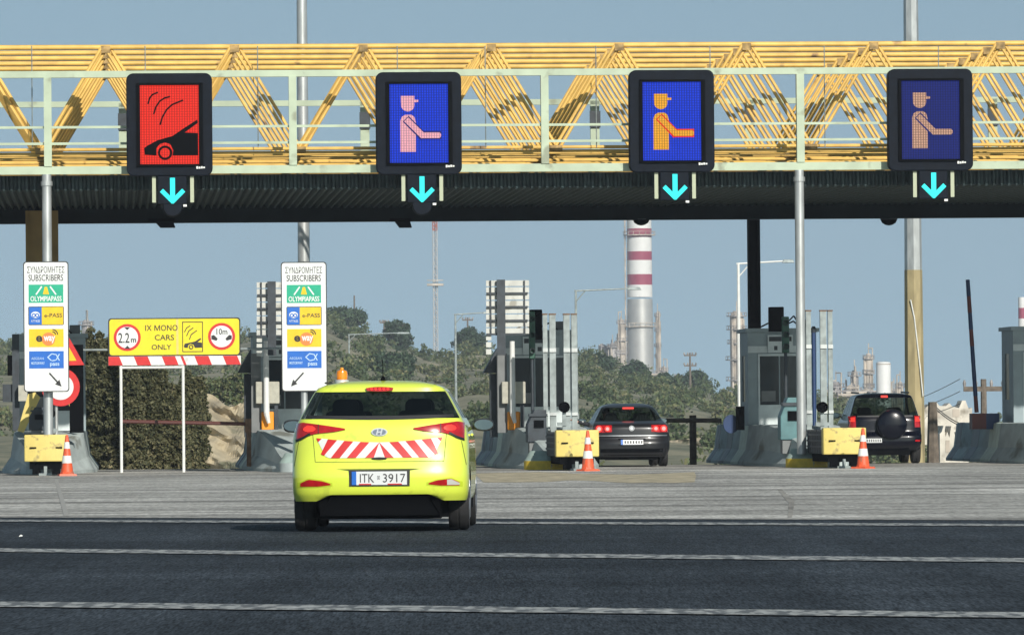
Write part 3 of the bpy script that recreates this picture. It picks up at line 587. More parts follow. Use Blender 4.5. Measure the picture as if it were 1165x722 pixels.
ppole('thin bare pole on the left hilltop, right of the white sign', 403, 336, 990, 2, 0)
ppole('crossbar power pole between the leaning barrier arm and the right toll booth', 1119, 431, 250, 46, 1)
p1 = ppole('short wooden pole by the white ruins right of the thick mast', 1061, 457, 165, 3, 0, bot=530)
def wires(lb, a, b_, n=3, sep=.25, sag=.6, r=.012):
    mb = MB()
    for k in range(n):
        A = Vector(a) + Vector((0, 0, -k * sep)); B = Vector(b_) + Vector((0, 0, -k * sep)); pts = []
        for i in range(13): q = i / 12; p = A.lerp(B, q); p.z -= sag * 4 * q * (1 - q); pts.append(p)
        mb.path(pts, r, 4)
    tag(mb.build('power_line', M['dark']), lb, 'cable')
wires('dark cables running from the crossbar power pole left towards the thick mast', W(1092, 431, 250), W(1000, 462, 420), 3, .5, .3, .016)
wires('single dark cable from the short wooden pole down to the barrier on the right', W(1061, 459, 165), W(1112, 486, 165), 2, .06, .15, .013)
# white ruins and walls on the right
def ruin(lb, px0, px1, py0, py1, d, seed):
    rs = random.Random(seed); a, _, zt = W(px0, py0, d); b2, _, zb = W(px1, py1, d); zb -= 1
    t = thing('white_building', lb, 'building', ((a + b2) / 2, d, zb), 0, 'white ruined walls'); OFF[t.name] = ((a + b2) / 2, d, zb)
    n = 15; pts = [(b2, zb), (b2, zt - rs.uniform(0, .4))]
    for i in range(1, n): pts.append((b2 + (a - b2) * i / n, zt - rs.uniform(0, (zt - zb) * .22)))
    pts += [(a, zt - .3), (a, zb)]
    MB().prism(pts, d, d + 3).build('wall', M['lime_wall'], t)
    w_ = MB()
    for i in range(2):
        x = a + (b2 - a) * (.2 + .4 * i); w_.box(x, x + (b2 - a) * .14, d - .02, d + .1, zb + 1 + (zt - zb - 1) * .3, zb + 1 + (zt - zb - 1) * .62)
    w_.each('opening', M['hazy'], t)
ruin('broken white wall right of the off roader, lower of the two', 1069, 1102, 484, 527, 230, 1)
ruin('pale ruined building with a ragged top behind the short wooden pole', 1050, 1106, 455, 482, 300, 2)

# ================================================================== TOLL CANOPY
YB = 11.6
XL, XR = -16.0, 19.5
can = pthing('toll_canopy', 'long toll canopy roof of yellow tube trusses over a dark corrugated sheet', 'canopy roof', 0, 0)
ztc = HCAM + (Y0 - 50.0) / F * D0; zbc = HCAM + (Y0 - 169.5) / F * D0
def node(px0, k): return LX(px0 + 146 * k, 0.4, 60)
MOD = (node(120, 5) - node(120, 0)) / 5; XA = node(120, 0)
tr_r = .052
for row in range(6):
    y = .5 + row * 2.05; mb = MB(); gm = MB()
    mb.tube((XL, y, ztc), (XR, y, ztc), .058, n=10)
    for dz in (-.06, .06): mb.tube((XL, y, zbc + dz), (XR, y, zbc + dz), tr_r * .75, n=8)
    for k in range(-1, 9):
        xa = XA + k * MOD
        if XL < xa - MOD / 2 and xa + MOD / 2 < XR:
            for sgn in (-1, 1):
                for dx in (-.06, .06):
                    mb.tube((xa + dx + sgn * .03, y + dx * .6, ztc), (xa + sgn * MOD / 2 + dx, y + dx * .6, zbc), tr_r * .72, n=7)
            gm.box(xa - .10, xa + .10, y - .075, y + .075, ztc - .13, ztc + .03); gm.box(xa + MOD / 2 - .14, xa + MOD / 2 + .14, y - .075, y + .075, zbc - .02, zbc + .10)
    r_ = mb.build('roof_truss', M['yellow'], can, smooth=True); 
    if row < 5: gm.each('gusset_plate', M['gusset'], r_)
    else: gm.build('gusset_plates', M['gusset'], r_)['kind'] = 'stuff'
mb = MB()
for k in range(-6, 24):                                             # cross members between truss rows
    xa = XA + k * MOD / 2
    if XL < xa < XR:
        z = ztc if k % 2 == 0 else zbc
        if k % 2: mb.tube((xa, .5, z), (xa, 10.75, z), .045, n=6)
mb.build('cross_tubes', M['yellow'], can, smooth=True)
hz = MB()
for px in (36, 165, 293, 452, 552, 678, 808, 938, 1068):
    x = LX(px, .2, 100); hz.tube((x, .15, LZ(px, 168, .15)), (x, .15, LZ(px, 52, .15)), .012, n=4)
hz.each('hanger_rod', M['galvw'], can)
# corrugated sheet: a fascia and a soffit running back
z_top = HCAM + (Y0 - 197) / F * D0; z_sof = HCAM + (Y0 - 213) / F * D0
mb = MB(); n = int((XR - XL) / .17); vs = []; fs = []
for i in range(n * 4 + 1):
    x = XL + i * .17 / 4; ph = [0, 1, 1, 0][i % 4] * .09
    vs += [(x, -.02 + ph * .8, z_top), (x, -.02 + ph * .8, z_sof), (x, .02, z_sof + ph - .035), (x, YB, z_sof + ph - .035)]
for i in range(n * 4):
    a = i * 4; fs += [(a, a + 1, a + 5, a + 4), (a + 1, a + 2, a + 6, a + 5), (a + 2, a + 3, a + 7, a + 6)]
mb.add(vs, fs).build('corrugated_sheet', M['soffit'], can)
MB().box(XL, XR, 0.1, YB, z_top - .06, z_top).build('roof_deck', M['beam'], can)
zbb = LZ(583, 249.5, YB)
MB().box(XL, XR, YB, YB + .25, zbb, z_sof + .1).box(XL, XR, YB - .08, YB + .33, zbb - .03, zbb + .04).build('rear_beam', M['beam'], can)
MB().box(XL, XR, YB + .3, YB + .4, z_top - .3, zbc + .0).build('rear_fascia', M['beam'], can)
# columns
for px0, px1, m, nm, top in ((30, 67, 'brown', 'column', 6.2), (853, 866, 'blackm', 'column', 6.3)):
    y = 9.0 if px0 > 100 else 10.6; a, b_ = LX(px0, y), LX(px1, y)
    if px0 > 100: y0_, y1_ = 12.2, 12.6; a, b_ = LX(px0, 12.2), LX(px1, 12.2)
    else: y0_, y1_ = y, y + .7
    mb = MB(); mb.box(a, a + .06, y0_, y1_, 0, top).box(b_ - .06, b_, y0_, y1_, 0, top).box(a + .06, b_ - .06, y0_ + .04, y1_ - .04, 0, top)
    mb.build(nm, M[m], can)
# catwalk frame in pale green with round front poles
cw = pthing('sign_gantry', 'pale green steel gantry rail frame carrying the lane signs in front of the canopy', 'sign gantry', 0, -.6)
yf = -.6; zr0, zr1 = HCAM + (Y0 - 87.5) / F * D0, HCAM + (Y0 - 80) / F * D0; zq0, zq1 = HCAM + (Y0 - 196.5) / F * D0, HCAM + (Y0 - 187.5) / F * D0
def rail(y, z0, z1, dy=.1): return MB().box(XL, XR, y, y + dy, z0, z1).build('rail', M['mint'], cw)
rail(yf, zr0, zr1, .14); rail(yf, zq0, zq1, .14)
for py in (143.5, 162): z = HCAM + (Y0 - py) / F * D0; rail(yf + .05, z - .025, z + .03, .04)
for px in (-240, 54, 333, 620, 911, 1203):
    x = LX(px, yf, 140); MB().box(x - .085, x + .085, yf - .03, yf + .17, zq1, zr0 + .002).build('post', M['mint'], cw)
rail(YB + .7, HCAM + (Y0 - 87) / F * D0, HCAM + (Y0 - 80) / F * D0, .12)
for px in (140, 415, 677, 853, 1130):
    x = LX(px, YB + .7, 140); MB().box(x - .11, x + .11, YB + .7, YB + .82, z_top, zr0 + .1).build('post', M['mint'], cw)
    MB().box(x - .13, x + .13, YB + .64, YB + .70, zr0 - .55, zr0 - .15).build('sign_back', M['dark'], cw)  # dark box head on the rear post, the back of a ceiling sign
for z in (z_top + .1,): MB().box(XL, XR, yf + .16, .0, z, z + .03).build('walkway', M['grey'], cw)
for px, pyb in ((54, 470), (911, 500)):
    x = LX(px, yf, 350) ; zb = .3
    MB().lathe((x, yf + .07, 0), [(.105, zb), (.105, zq0 + .002)], 18).build('support_pole', M['galv'], cw, smooth=True)
    MB().lathe((x, yf + .07, 0), [(.13, zq0 - .25), (.13, zq0 - .15)], 18).build('collar', M['galv'], cw)

# lane signs -------------------------------------------------------------
S1 = 1 / 51.3
def lane_sign(px, py, kind, label):
    x, z = LX(px, -1.0, py), LZ(px, py, -1.0)
    t = pthing('lane_sign', label, 'electronic sign', x, -1.0, z, 'electronic lane signs on the gantry')
    P = lambda u, v: (x + u * S1, z - v * S1)                   # u right, v down in sign units from its middle
    y = -1.0
    h = MB(); h.rrect(x - 48.5 * S1, x + 48.5 * S1, z - 58 * S1, z + 58 * S1, 8 * S1, y, y + .30)
    hb = h.build('housing', M['black'], t, bevel=.02)
    f = MB(); a0, a1, c0, c1 = -34, 34, -45, 46
    for (u0, u1, v0, v1) in ((-37, 38, -47, -44.4), (-37, 38, 45, 47.5), (-37, -33.2, -44.4, 45), (33.2, 38, -44.4, 45)):
        p, q = P(u0, v1), P(u1, v0); f.box(p[0], q[0], y - .05, y - .002, p[1], q[1])
    f.build('bezel', M['blackm'], hb)
    # sun visor along the top and sides
    p, q = P(-33, 44.8), P(33, -44.2); sm = {'car': 'ledred', 'pink': 'ledblue', 'amber': 'ledblue', 'peach': 'ledblue2'}[kind]
    scr = MB().box(p[0], q[0], y - .012, y - .003, p[1], q[1]).build('screen', M[sm], t)
    pic = MB(); y1, y2 = y - .022, y - .012
    if kind == 'car':
        C = lambda a, b_: P((a - 202.5) / 3.8, (b_ - 250) / 3.8)
        pic.prism([C(*p) for p in ((93, 352), (105, 342), (150, 318), (215, 300), (262, 268), (322, 230), (325, 244), (268, 285), (325, 288), (325, 384), (215, 384), (218, 360), (205, 335), (183, 328), (160, 335), (146, 352), (146, 384), (96, 380))][::-1], y1, y2)
        c = C(183, 372); pic.ring(c[0], c[1], 31 / 3.8 * S1, 21 / 3.8 * S1, y - .03, y - .022)
        for arc in (((112, 160), (118, 138), (130, 122), (152, 113)), ((136, 204), (145, 175), (162, 150), (182, 137), (204, 131)), ((163, 250), (172, 220), (190, 188), (215, 165), (260, 147))):
            pic.stroke([C(*p) for p in arc], 7 / 3.8 * S1, y1, y2)
        pic.build('pictogram', M['blackm'], scr)
    else:
        C = lambda a, b_: P((a - 215.5) / 3.8, (b_ - 247) / 3.8)
        fm = M[{'pink': 'ledpink', 'amber': 'ledamber', 'peach': 'ledpeach'}[kind]]
        c = C(168, 168); pic.disc(c[0], c[1], 29 / 3.8 * S1, y1, y2)
        pic.prism([C(*p) for p in ((138, 130), (197, 130), (197, 146), (214, 147), (213, 156), (197, 158), (138, 160))][::-1], y - .026, y1)
        pic.prism([C(*p) for p in ((135, 236), (142, 220), (156, 211), (184, 211), (197, 222), (202, 245), (201, 371), (135, 371))][::-1], y1, y2)
        pic.build('pictogram', fm, scr)
        ol = MB(); ol.stroke([C(166, 236), C(228, 300), C(300, 300)], 36 / 3.8 * S1, y - .027, y - .0225); ol.build('arm_outline', M['ledred' if kind == 'amber' else 'ledblue2'], scr)
        ar = MB(); ar.stroke([C(166, 236), C(230, 300), C(298, 300)], 25 / 3.8 * S1, y - .034, y - .0275); c = C(298, 300); ar.disc(c[0], c[1], 12.5 / 3.8 * S1, y - .036, y - .0345); ar.build('pictogram_arm', fm, scr)
    lg = MB(); b0, b1 = P(30, 50.5), P(40, 47.6)
    for k in range(4): lg.box(b0[0] + k * .05, b0[0] + k * .05 + .04, y - .056, y - .0505, b0[1] + .004 * k, b1[1] - .01 * (k % 2))
    lg.build('maker_mark', M['white'], hb)
    # arrow box below
    bx_ = MB(); p, q = P(-14, 90), P(19, 58); bx_.box(p[0], q[0], y + .02, y + .26, p[1], q[1] - .003)
    ab = bx_.build('arrow_box', M['black'], t, bevel=.02)
    lens = MB(); c = P(3, 93); lens.lathe((c[0], y + .03, c[1]), [(.2, 0), (.22, .05), (.22, .2)], 20, axis='y')
    if kind in ('car', 'pink'): lens.build('signal_hood', M['black'], ab)
    am = MB(); am.stroke([P(3, 62), P(3, 84)], 5.6 * S1, y + .004, y + .02); am.stroke([P(-8.5, 75.5), P(3, 87)], 5 * S1, y - .004, y + .004); am.stroke([P(14.5, 75.5), P(3, 87)], 5 * S1, y - .012, y - .004)
    am.build('arrow', M['cyan'], ab)
    for u in (-20, 23):
        p, q = P(u, 88), P(u + 4.2, 58.3); MB().box(p[0], q[0], y + .1, y + .16, p[1], q[1]).build('bracket', M['mintl'], t)
    p, q = P(15, 93), P(19, 90.5); MB().box(p[0], q[0], y + .0, y + .02, p[1], q[1]).build('tag_plate', M['white'], t)
    MB().box(x - .5, x - .4, y + .3, yf - .002, z - .9, z + .9).box(x + .4, x + .5, y + .3, yf - .002, z - .9, z + .9).build('mounting', M['mint'], t)
M['mintl'] = mat('pale bracket paint', (0.42, 0.46, 0.32), 0.5)
lane_sign(192.5, 141.5, 'car', 'red lane sign showing a black car front and three curved wave lines')
lane_sign(476.5, 140, 'pink', 'blue lane sign with a pinkish white figure holding out an arm')
lane_sign(764.5, 137.5, 'amber', 'blue lane sign with an amber yellow figure holding out an arm')
lane_sign(1059, 136, 'peach', 'dark blue lane sign with a dim peach figure, the rightmost one')
# lamps under the rear beam
for px, w_, lb in ((184, 16, 'flat dark lamp under the rear beam below the red lane sign'), (456, 13, 'tilted dark lamp under the rear beam below the pink figure sign'), (730, 9, 'round dark dome under the rear beam in front of the chimney top'), (1012, 9, 'round dark dome under the rear beam left of the thick mast')):
    x = LX(px, YB, 250); z = LZ(px, 248.5, YB)
    t = pthing('canopy_lamp', lb, 'lamp', x, YB + .1, z, 'lamps under the canopy')
    if w_ < 12: MB().lathe((x, YB + .1, 0), [(.2, z), (.2, z - .03), (.17, z - .1), (.09, z - .15), (.02, z - .165)], 20).build('dome', M['blackm'], t, smooth=True); MB().lathe((x, YB + .1, 0), [(.21, z - .03), (.21, z)], 20).build('rim', M['dark'], t)
    else:
        r_ = w_ / 47.0
        MB().box(x - r_, x + r_ * .9, YB - .1, YB + .3, z - .07, z).build('fitting', M['blackm'], t)
        MB().box(x - r_ * .1, x + r_ * .95, YB - .05, YB + .25, z - .22, z - .07, top=(x - r_ * .5, x + r_ * .8, YB - .05, YB + .25)).build('lamp_head', M['black'], t)
# masts behind the canopy
t = thing('lamp_mast', 'grey tapered steel mast behind the canopy above the left pointing subscribers sign', 'mast', PL(LX(346.5, 16), 16)); x, y, _ = PL(LX(346.5, 16), 16); OFF[t.name] = (x, y, 0)
MB().lathe((x, y, 0), [(.17, 0), (.105, 18)], 12).build('shaft', M['galv'], t, smooth=True); MB().lathe((x, y, 0), [(.3, 0), (.3, .06), (.2, .1)], 12).build('base_flange', M['galv'], t)
d = 205; x, y, _ = W(1041, 525, d)
t = thing('lamp_mast', 'thick faceted mast behind the canopy, galvanised above and ochre below', 'mast', (x, y, -1)); OFF[t.name] = (x, y, -1)
zs_ = W(1040, 307, d)[2]; k = d / F
MB().lathe((x, y, 0), [(11.5 * k, -1), (10.2 * k, zs_)], 8).build('lower_shaft', M['ochre'], t)  # lower length of the mast in an ochre tone
MB().lathe((x, y, 0), [(10 * k, zs_), (7.0 * k, 22)], 8).build('upper_shaft', M['galv'], t)
mb = MB(); pts = [(x - .12, y - 10.8 * k, zs_ - 1.0), (x + .0, y - 10.9 * k, zs_ - 1.6), (x + .18, y - 10.6 * k, zs_ - 3.3), (x + .26, y - 10.4 * k, zs_ - 4.2)]; mb.path(pts, .022, 5); mb.build('cable', M['white'], t)

# ================================================================== ISLANDS
XI = [-10.35, -4.75, 1.2, 7.05, 13.1]
wh = ['at the far left', 'second from left, beside the lime car', 'behind the dark grey saloon', 'under the black pillar', 'at the right edge']
def island(i):
    cx = XI[i]; L = 17
    st = [(-.1, .42, .34, .30), (.6, .60, .42, .42), (2.0, .80, .50, .62), (4.2, 1.05, .74, .92), (6, 1.1, .78, .95), (L, 1.1, .78, .95)]
    t = pthing('concrete_barrier', 'grey concrete barrier %s' % ['at the far left around the machine with the right pointing sign', 'with an orange box on it, left of the lime car', 'on the left of the dark grey saloon', 'with a yellow nose foot, under the booth by the black pillar', 'cut by the right edge of the picture, with red and blue boxes'][i], 'concrete barrier', cx, 0, 0, 'concrete toll islands')
    vs = []; fs = []
    ys_ = np.concatenate([np.linspace(st[0][0], 6, 16), [8, 8.02, 11, 11.02, 14, L]]); Y_ = [s[0] for s in st]
    for y in ys_:
        hb, ht, zt = (float(np.interp(y, Y_, [s[k] for s in st])) for k in (1, 2, 3))
        sec = [(-hb, 0), (-hb, .07), (-hb + (hb - ht) * .62, .07 + (zt - .07) * .33), (-ht - .04, zt - .02), (-ht + .03, zt), (ht - .03, zt), (ht + .04, zt - .02), (hb - (hb - ht) * .62, .07 + (zt - .07) * .33), (hb, .07), (hb, 0)]
        vs += [(cx + a, y, b_) for a, b_ in sec]
    m = 10
    fs = [(j * m + i_, j * m + i_ + 1, (j + 1) * m + i_ + 1, (j + 1) * m + i_) for j in range(len(ys_) - 1) for i_ in range(m - 1)] + [tuple(range(m)), tuple(range((len(ys_) - 1) * m, len(ys_) * m))[::-1]]
    MB().add(vs, fs).build('body', M['concrete'], t)
    # painted/dark joints running up the faces, like the photograph's stripes
    def stripe(y0, w_, m_, nm):
        for sg in (-1, 1):
            pts = []
            for y in (y0, y0 + w_):
                hb, ht, zt = 1.1, .78, .95
                pts.append([(cx + sg * (a + .004), y, b_) for a, b_ in ((hb, 0.02), (hb, .07), (hb - (hb - ht) * .62, .07 + (zt - .07) * .33), (ht + .04, zt - .02), (ht - .02, zt + .006))])
            v = pts[0] + pts[1]; MB().add(v, [(k, k + 1, k + 6, k + 5) for k in range(4)]).build(nm, m_, t)
    stripe(9.2, 1.7, M['stripeg'], 'painted_stripe'); stripe(12.6, 1.3, M['dark'], 'dark_stripe'); stripe(15.8, .9, M['dark'], 'dark_stripe')
    nose = MB(); pr = []
    for k in range(13):
        a = math.pi * (1 + k / 12); pr.append((.47 * math.cos(a), .40 * math.sin(a)))
    n = len(pr); nx = cx - (.5 if i in (2, 3) else .0)
    nose.add([(nx + a, -.12 + b_, .0) for a, b_ in pr] + [(nx + a, -.12 + b_, .2) for a, b_ in pr], [(k, k + 1, k + 1 + n, k + n) for k in range(n - 1)] + [tuple(range(n, 2 * n)), (0, n, 2 * n - 1, n - 1)])
    nose.build('nose_kerb', M['yellowk' if i > 1 else 'concrete'], t, smooth=True)
    nn = MB(); nn.add([(nx + a * .98, -.12 + b_ * .98, .2) for a, b_ in pr] + [(nx + a * .7, -.05 + b_ * .5, .42) for a, b_ in pr], [(k, k + 1, k + 1 + n, k + n) for k in range(n - 1)] + [tuple(range(n, 2 * n)), (0, n, 2 * n - 1, n - 1)]); nn.build('nose_cap', M['mintl2'], t, smooth=True)
M['slat'] = mat('weathered white slats', (0.56, 0.57, 0.53), 0.6, var=0.12, scale=4, dirt=((0.34, 0.33, 0.28), 3, 0.58))
M['stripeg'] = mat('pale green stripe paint', (0.72, 0.82, 0.72), 0.8, var=.10, scale=5)
M['mintl2'] = mat('faded pale green kerb paint', (0.33, 0.42, 0.38), 0.8, var=0.15, scale=5); M['yellowk'] = mat('yellow kerb paint', (0.72, 0.50, 0.04), 0.6, var=0.15, scale=6, dirt=((.35, .3, .2), 6, .6))
for i in range(5): island(i)
# crash cushions
def cushion_at(px, pyc, label, proto=None):
    y = -3.6; x = LX(px, y, 505)
    if proto: return copy_tree(proto, loc=PL(x, y, 0), label=label)
    t = pthing('crash_cushion', label, 'crash cushion', x, y, 0, 'yellow crash cushions')
    f = MB(); pr = []
    for k in range(9):
        u = -1 + k / 4; pr.append((x + u * .47, y - .06 * (1 - u * u)))
    n = 9; f.add([(a, b_, .30) for a, b_ in pr] + [(a, b_, .88) for a, b_ in pr] + [(x + .47, y + .35, .30), (x + .47, y + .35, .88), (x - .47, y + .35, .30), (x - .47, y + .35, .88)],
          [(k, k + 1, k + 1 + n, k + n) for k in range(8)] + [(8, 18, 19, 17), (0, 9, 21, 20), (18, 20, 21, 19), tuple(range(9, 18)) + (19, 21), tuple(range(8, -1, -1)) + (20, 18)])
    f.build('front_box', M['cush'], t, bevel=.025)
    sl = MB()
    for u in (-.28, .28): sl.box(x + u - .07, x + u + .07, y - .066, y + .0, .585, .615)
    sl.each('slot', M['blackm'], t)
    b_ = MB()
    for k in range(9): b_.box(x - .44 + .0, x + .44, y + .37 + k * .34, y + .37 + k * .34 + .27, .32, .84)
    b_.box(x - .38, x + .38, y + .36, y + 3.4, .36, .80)
    b_.build('bellows', M['bell'], t)
    r_ = MB()
    for z in (.45, .58, .71): r_.box(x - .465, x + .465, y + .36, y + 3.3, z, z + .04)
    r_.build('side_rail', M['dark'], t)
    l = MB(); l.box(x - .36, x + .36, y + .10, y + 3.3, .14, .30).box(x - .30, x - .12, y + .05, y + .3, .03, .14).box(x + .12, x + .3, y + .05, y + .3, .03, .14)
    l.build('skid_frame', M['blackm'], t); MB().box(x - .16, x + .12, y + .0, y + .2, .0, .05).box(x - .05, x + .02, y + .02, y + .08, .05, .2).build('anchor', M['galvw'], t)
    return t
M['bell'] = mat('dark rubber bellows', (0.07, 0.075, 0.08), 0.7, var=0.2, scale=6)
cc = cushion_at(52.5, 505, 'yellow crash cushion under the subscribers sign with the right pointing arrow')
cushion_at(657, 505, 'yellow crash cushion left of the dark grey saloon', cc)
cushion_at(961, 505, 'yellow crash cushion in front of the dark off roader', cc)
# cones
def cone():
    t = thing('traffic_cone', 'orange and white traffic cone in front of the left crash cushion', 'traffic cone', (0, 0, 0), 0, 'traffic cones at the islands')
    R_ = lambda z: .145 - .115 * z / .86
    base = MB().box(-.19, .19, -.19, .19, 0, .04, top=(-.18, .18, -.18, .18)); base.lathe((0, 0, 0), [(.155, .035), (R_(.08), .09)], 8); base.build('base', M['coneo'], t)
    MB().lathe((0, 0, 0), [(R_(.06), .06), (R_(.28), .28), (R_(.28) , .28), (R_(.46), .46), (R_(.5), .5), (R_(.66), .66), (R_(.86), .86), (.02, .87)], 20).build('shell', M['coneo'], t, smooth=True)
    for a, b_ in ((.27, .43), (.58, .72)): MB().lathe((0, 0, 0), [(R_(a) + .004, a), (R_(b_) + .004, b_)], 20, cap=False).build('reflective_band', M['white'], t, smooth=True)
    return t
c0 = cone(); c0.location = G(76, 539); c0.location.y = 131.5; c0.location.x = (76.5 - 584) / F * 131.5; c0.location.z = 0; c0.rotation_euler = (0, 0, .2)
for px, d, lb, rz in ((669, 132.5, 'orange and white traffic cone in front of the middle crash cushion, left of the saloon', .5), (982, 132.8, 'orange and white traffic cone in front of the dark off roader', .9)):
    copy_tree(c0, loc=((px - 584) / F * d, d, 0), rz=rz, label=lb)
# booths
def booth(i, label):
    cx = XI[i] + (0 if i < 4 else .32); hw = .82; y0, y1 = 9.3, 11.2; zb = .9; zt = 3.15
    t = pthing('toll_booth', label, 'toll booth', cx, y0, zb, 'toll booths on the islands')
    mb = MB(); fr = .22
    wx0, wx1, wz0, wz1 = cx - hw + .24, cx + hw - .12, 1.42, 2.58
    mb.box(cx - hw, wx0, y0, y0 + .1, zb, zt).box(wx1, cx + hw, y0, y0 + .1, zb, zt).box(wx0, wx1, y0, y0 + .1, wz1, zt)
    mb.box(cx - hw, cx - hw + .06, y0 + .1, y0 + .7, zb, zt).box(cx - hw, cx - hw + .06, y1 - .5, y1, zb, zt).box(cx - hw, cx - hw + .06, y0 + .7, y1 - .5, zb, 1.5).box(cx - hw, cx - hw + .06, y0 + .7, y1 - .5, 2.6, zt)
    mb.box(cx + hw - .06, cx + hw, y0 + .1, y1, zb, 1.5).box(cx + hw - .06, cx + hw, y0 + .1, y1, 2.6, zt).box(cx - hw + .06, cx + hw - .06, y1 - .08, y1, zb, zt)
    mb.build('wall', M['booth'], t)
    MB().box(wx0, wx1, y0 + .005, y0 + .1, zb, wz0 - .05).build('lower_panel', M['boothl'], t)
    MB().box(wx0 + .03, wx1 - .03, y0 + .05, y0 + .08, wz0, wz1).box(cx - hw + .02, cx - hw + .04, y0 + .7, y1 - .5, 1.5, 2.6).box(cx + hw - .04, cx + hw - .02, y0 + .1, y1 - .1, 1.5, 2.6).build('window', M['wind'], t)
    MB().box(wx0, wx1, y0 - .03, y0 + .0, wz0 - .05, wz0).box(wx0, wx1, y0 - .03, y0, wz1, wz1 + .05).box(wx0, wx0 + .04, y0 - .03, y0, wz0, wz1).box(wx1 - .04, wx1, y0 - .03, y0, wz0, wz1).build('window_frame', M['boothl'], t)
    MB().box(cx - hw - .06, cx + hw + .06, y0 - .12, y1 + .1, zt, zt + .09).build('roof', M['booth'], t)
    rm_ = MB(); rm_.path([(cx - .5, y0 + .2, zt + .12), (cx - .3, y0 + .15, zt + .22), (cx - .05, y0 + .2, zt + .1), (cx + .3, y0 + .2, zt + .26), (cx + .5, y0 + .3, zt + .1)], .02, 5); rm_.build('roof_cable', M['blackm'], t)
    MB().box(cx + .45, cx + .7, y0 + .3, y0 + .6, zt + .09, zt + .3).build('roof_unit', M['grey'], t, bevel=.02)
    MB().box(wx0 + .5, wx0 + .53, y0 + .03, y0 + .055, wz0, wz1).build('mullion', M['booth'], t)
    MB().box(wx0 + .08, wx0 + .42, y0 + .04, y0 + .049, 1.5, 1.75).build('window_notice', M['grey'], t)
    MB().box(cx - hw + .0, cx + hw - .3, y0 - .02, y0 - .002, 2.66, 2.82).build('header_strip', M['boothl'], t)
    sg = MB().box(cx - .35, cx + .25, y0 - .08, y0 - .025, 2.66, 3.08).build('notice_plate', M['boothl'], t)
    MB().box(cx - .32, cx + .22, y0 - .086, y0 - .081, 2.93, 3.04).box(cx - .2, cx - .12, y0 - .086, y0 - .081, 2.72, 2.82).box(cx + .0, cx + .1, y0 - .086, y0 - .081, 2.74, 2.84).build('notice_marks', M['dark'], sg)
    return t
labels = ['toll booth mostly hidden behind the left subscribers sign', 'toll booth behind the left pointing subscribers sign and the lime car', 'toll booth below the white ribbed boards beside the dark grey saloon', 'toll booth under the black pillar with a white lower panel', 'toll booth cut by the right edge of the picture']
for i in range(5): booth(i, labels[i])
# plain boxes located by where they stand in the plaza
def pbox(mb, px0, px1, py0, py1, yl, dep=.2):
    a = LX(px0, yl, (py0 + py1) / 2); b_ = LX(px1, yl, (py0 + py1) / 2); mb.box(a, b_, yl, yl + dep, LZ(px0, py1, yl), LZ(px0, py0, yl)); return mb
def pth(name, label, cat, px, py, yl, group=None): return pthing(name, label, cat, LX(px, yl, py), yl, LZ(px, py, yl), group)
# ribbed white boards seen from behind, on dark posts
for (a, b_, top, bot, lb, grp) in ((553, 602, 319, 381, 'white ribbed board back above the toll booth beside the dark grey saloon', 1), (292, 341, 321, 383, 'white ribbed board back partly hidden by the left pointing subscribers sign', 2)):
    yl = 3.5; t = pth('ribbed_board', lb, 'sign back', (a + b_) / 2, 490, yl, 'ribbed boards above the booths')
    k = (b_ - a) / 49
    n = 8
    for q in range(n):
        h = (bot - top) / n; mb = MB(); pbox(mb, a, b_, top + q * h, top + q * h + h - 1.3, yl, .04); mb.build('slat', M['slat'], t)
    mb = MB()
    for q in range(3): pbox(mb, a, a + 6, bot + q * 8, bot + q * 8 + 6, yl, .04)
    mb.each('slat', M['slat'], t)
    mb = MB()
    for q in range(1, n + 3):
        if q % 2 == 0 and q < n or q == n: pbox(mb, a + .5, b_ - 1.5 if q < n else b_ - 4, top + q * (bot - top) / n - 1.9, top + q * (bot - top) / n + .3, yl - .06, .05)
    for u in (4.5, 43): pbox(mb, a + u, a + u + 1.6, top, bot, yl - .05, .04)
    mb.each('rib', M['dark'], t)
    mb = MB(); pbox(mb, a + 12.5, a + 22, top - 1, 404, yl - .14, .08); mb.build('support_post', M['dark'], t)
# dark canopy-shaped hood and pillars at islands 2 and 3
for dx, nm in ((0, 'beside the dark grey saloon lane'), (-280, 'left of the lime car')):
    yl = 5.2; sfx = nm
    t = pth('barrier_gate', 'raised white barrier arm, beige gate box and orange lamp %s' % sfx, 'barrier gate', 583 + dx, 490, yl, 'raised barrier gates')
    mb = MB(); pbox(mb, 566 + dx, 577 + dx, 402, 492, yl + .3, .3); mb.build('pillar', M['grey'], t)
    mb = MB(); pbox(mb, 558 + dx, 566 + dx, 425, 497, yl + .7, .4); xs0 = LX(550 + dx, yl + .7, 420); xs1 = LX(566 + dx, yl + .7, 420); z0, z1 = LZ(550 + dx, 424, yl + .7), LZ(550 + dx, 396, yl + .7)
    mb.prism([(xs0, z0), (xs1, z0), (xs1, z1)], yl + .7, yl + 1.2); mb.build('side_hood', M['dark'], t)
    mb = MB(); pbox(mb, 571 + dx, 598 + dx, 434, 459, yl + .1, .18); g_ = mb.build('gate_box', M['beige'], t, bevel=.02)
    mb = MB(); xx = LX(583 + dx, yl, 430); mb.tube((xx, yl, LZ(583 + dx, 470, yl)), (xx, yl, LZ(583 + dx, 388, yl)), .07, .06, n=10); mb.tube((xx, yl, LZ(583 + dx, 470, yl)), (xx + .05, yl, LZ(583 + dx, 481, yl)), .07, .04, n=8); mb.build('barrier_arm', M['white'], t, smooth=True)
    mb = MB(); pbox(mb, 577.5 + dx, 592 + dx, 468, 489, yl + .15, .2); mb.build('orange_lamp_box', M['orange'], t, bevel=.03)
    mb = MB(); pbox(mb, 592.5 + dx, 596.5 + dx, 461, 492, yl + .1, .15); mb.build('cabinet_edge', M['dark'], t)
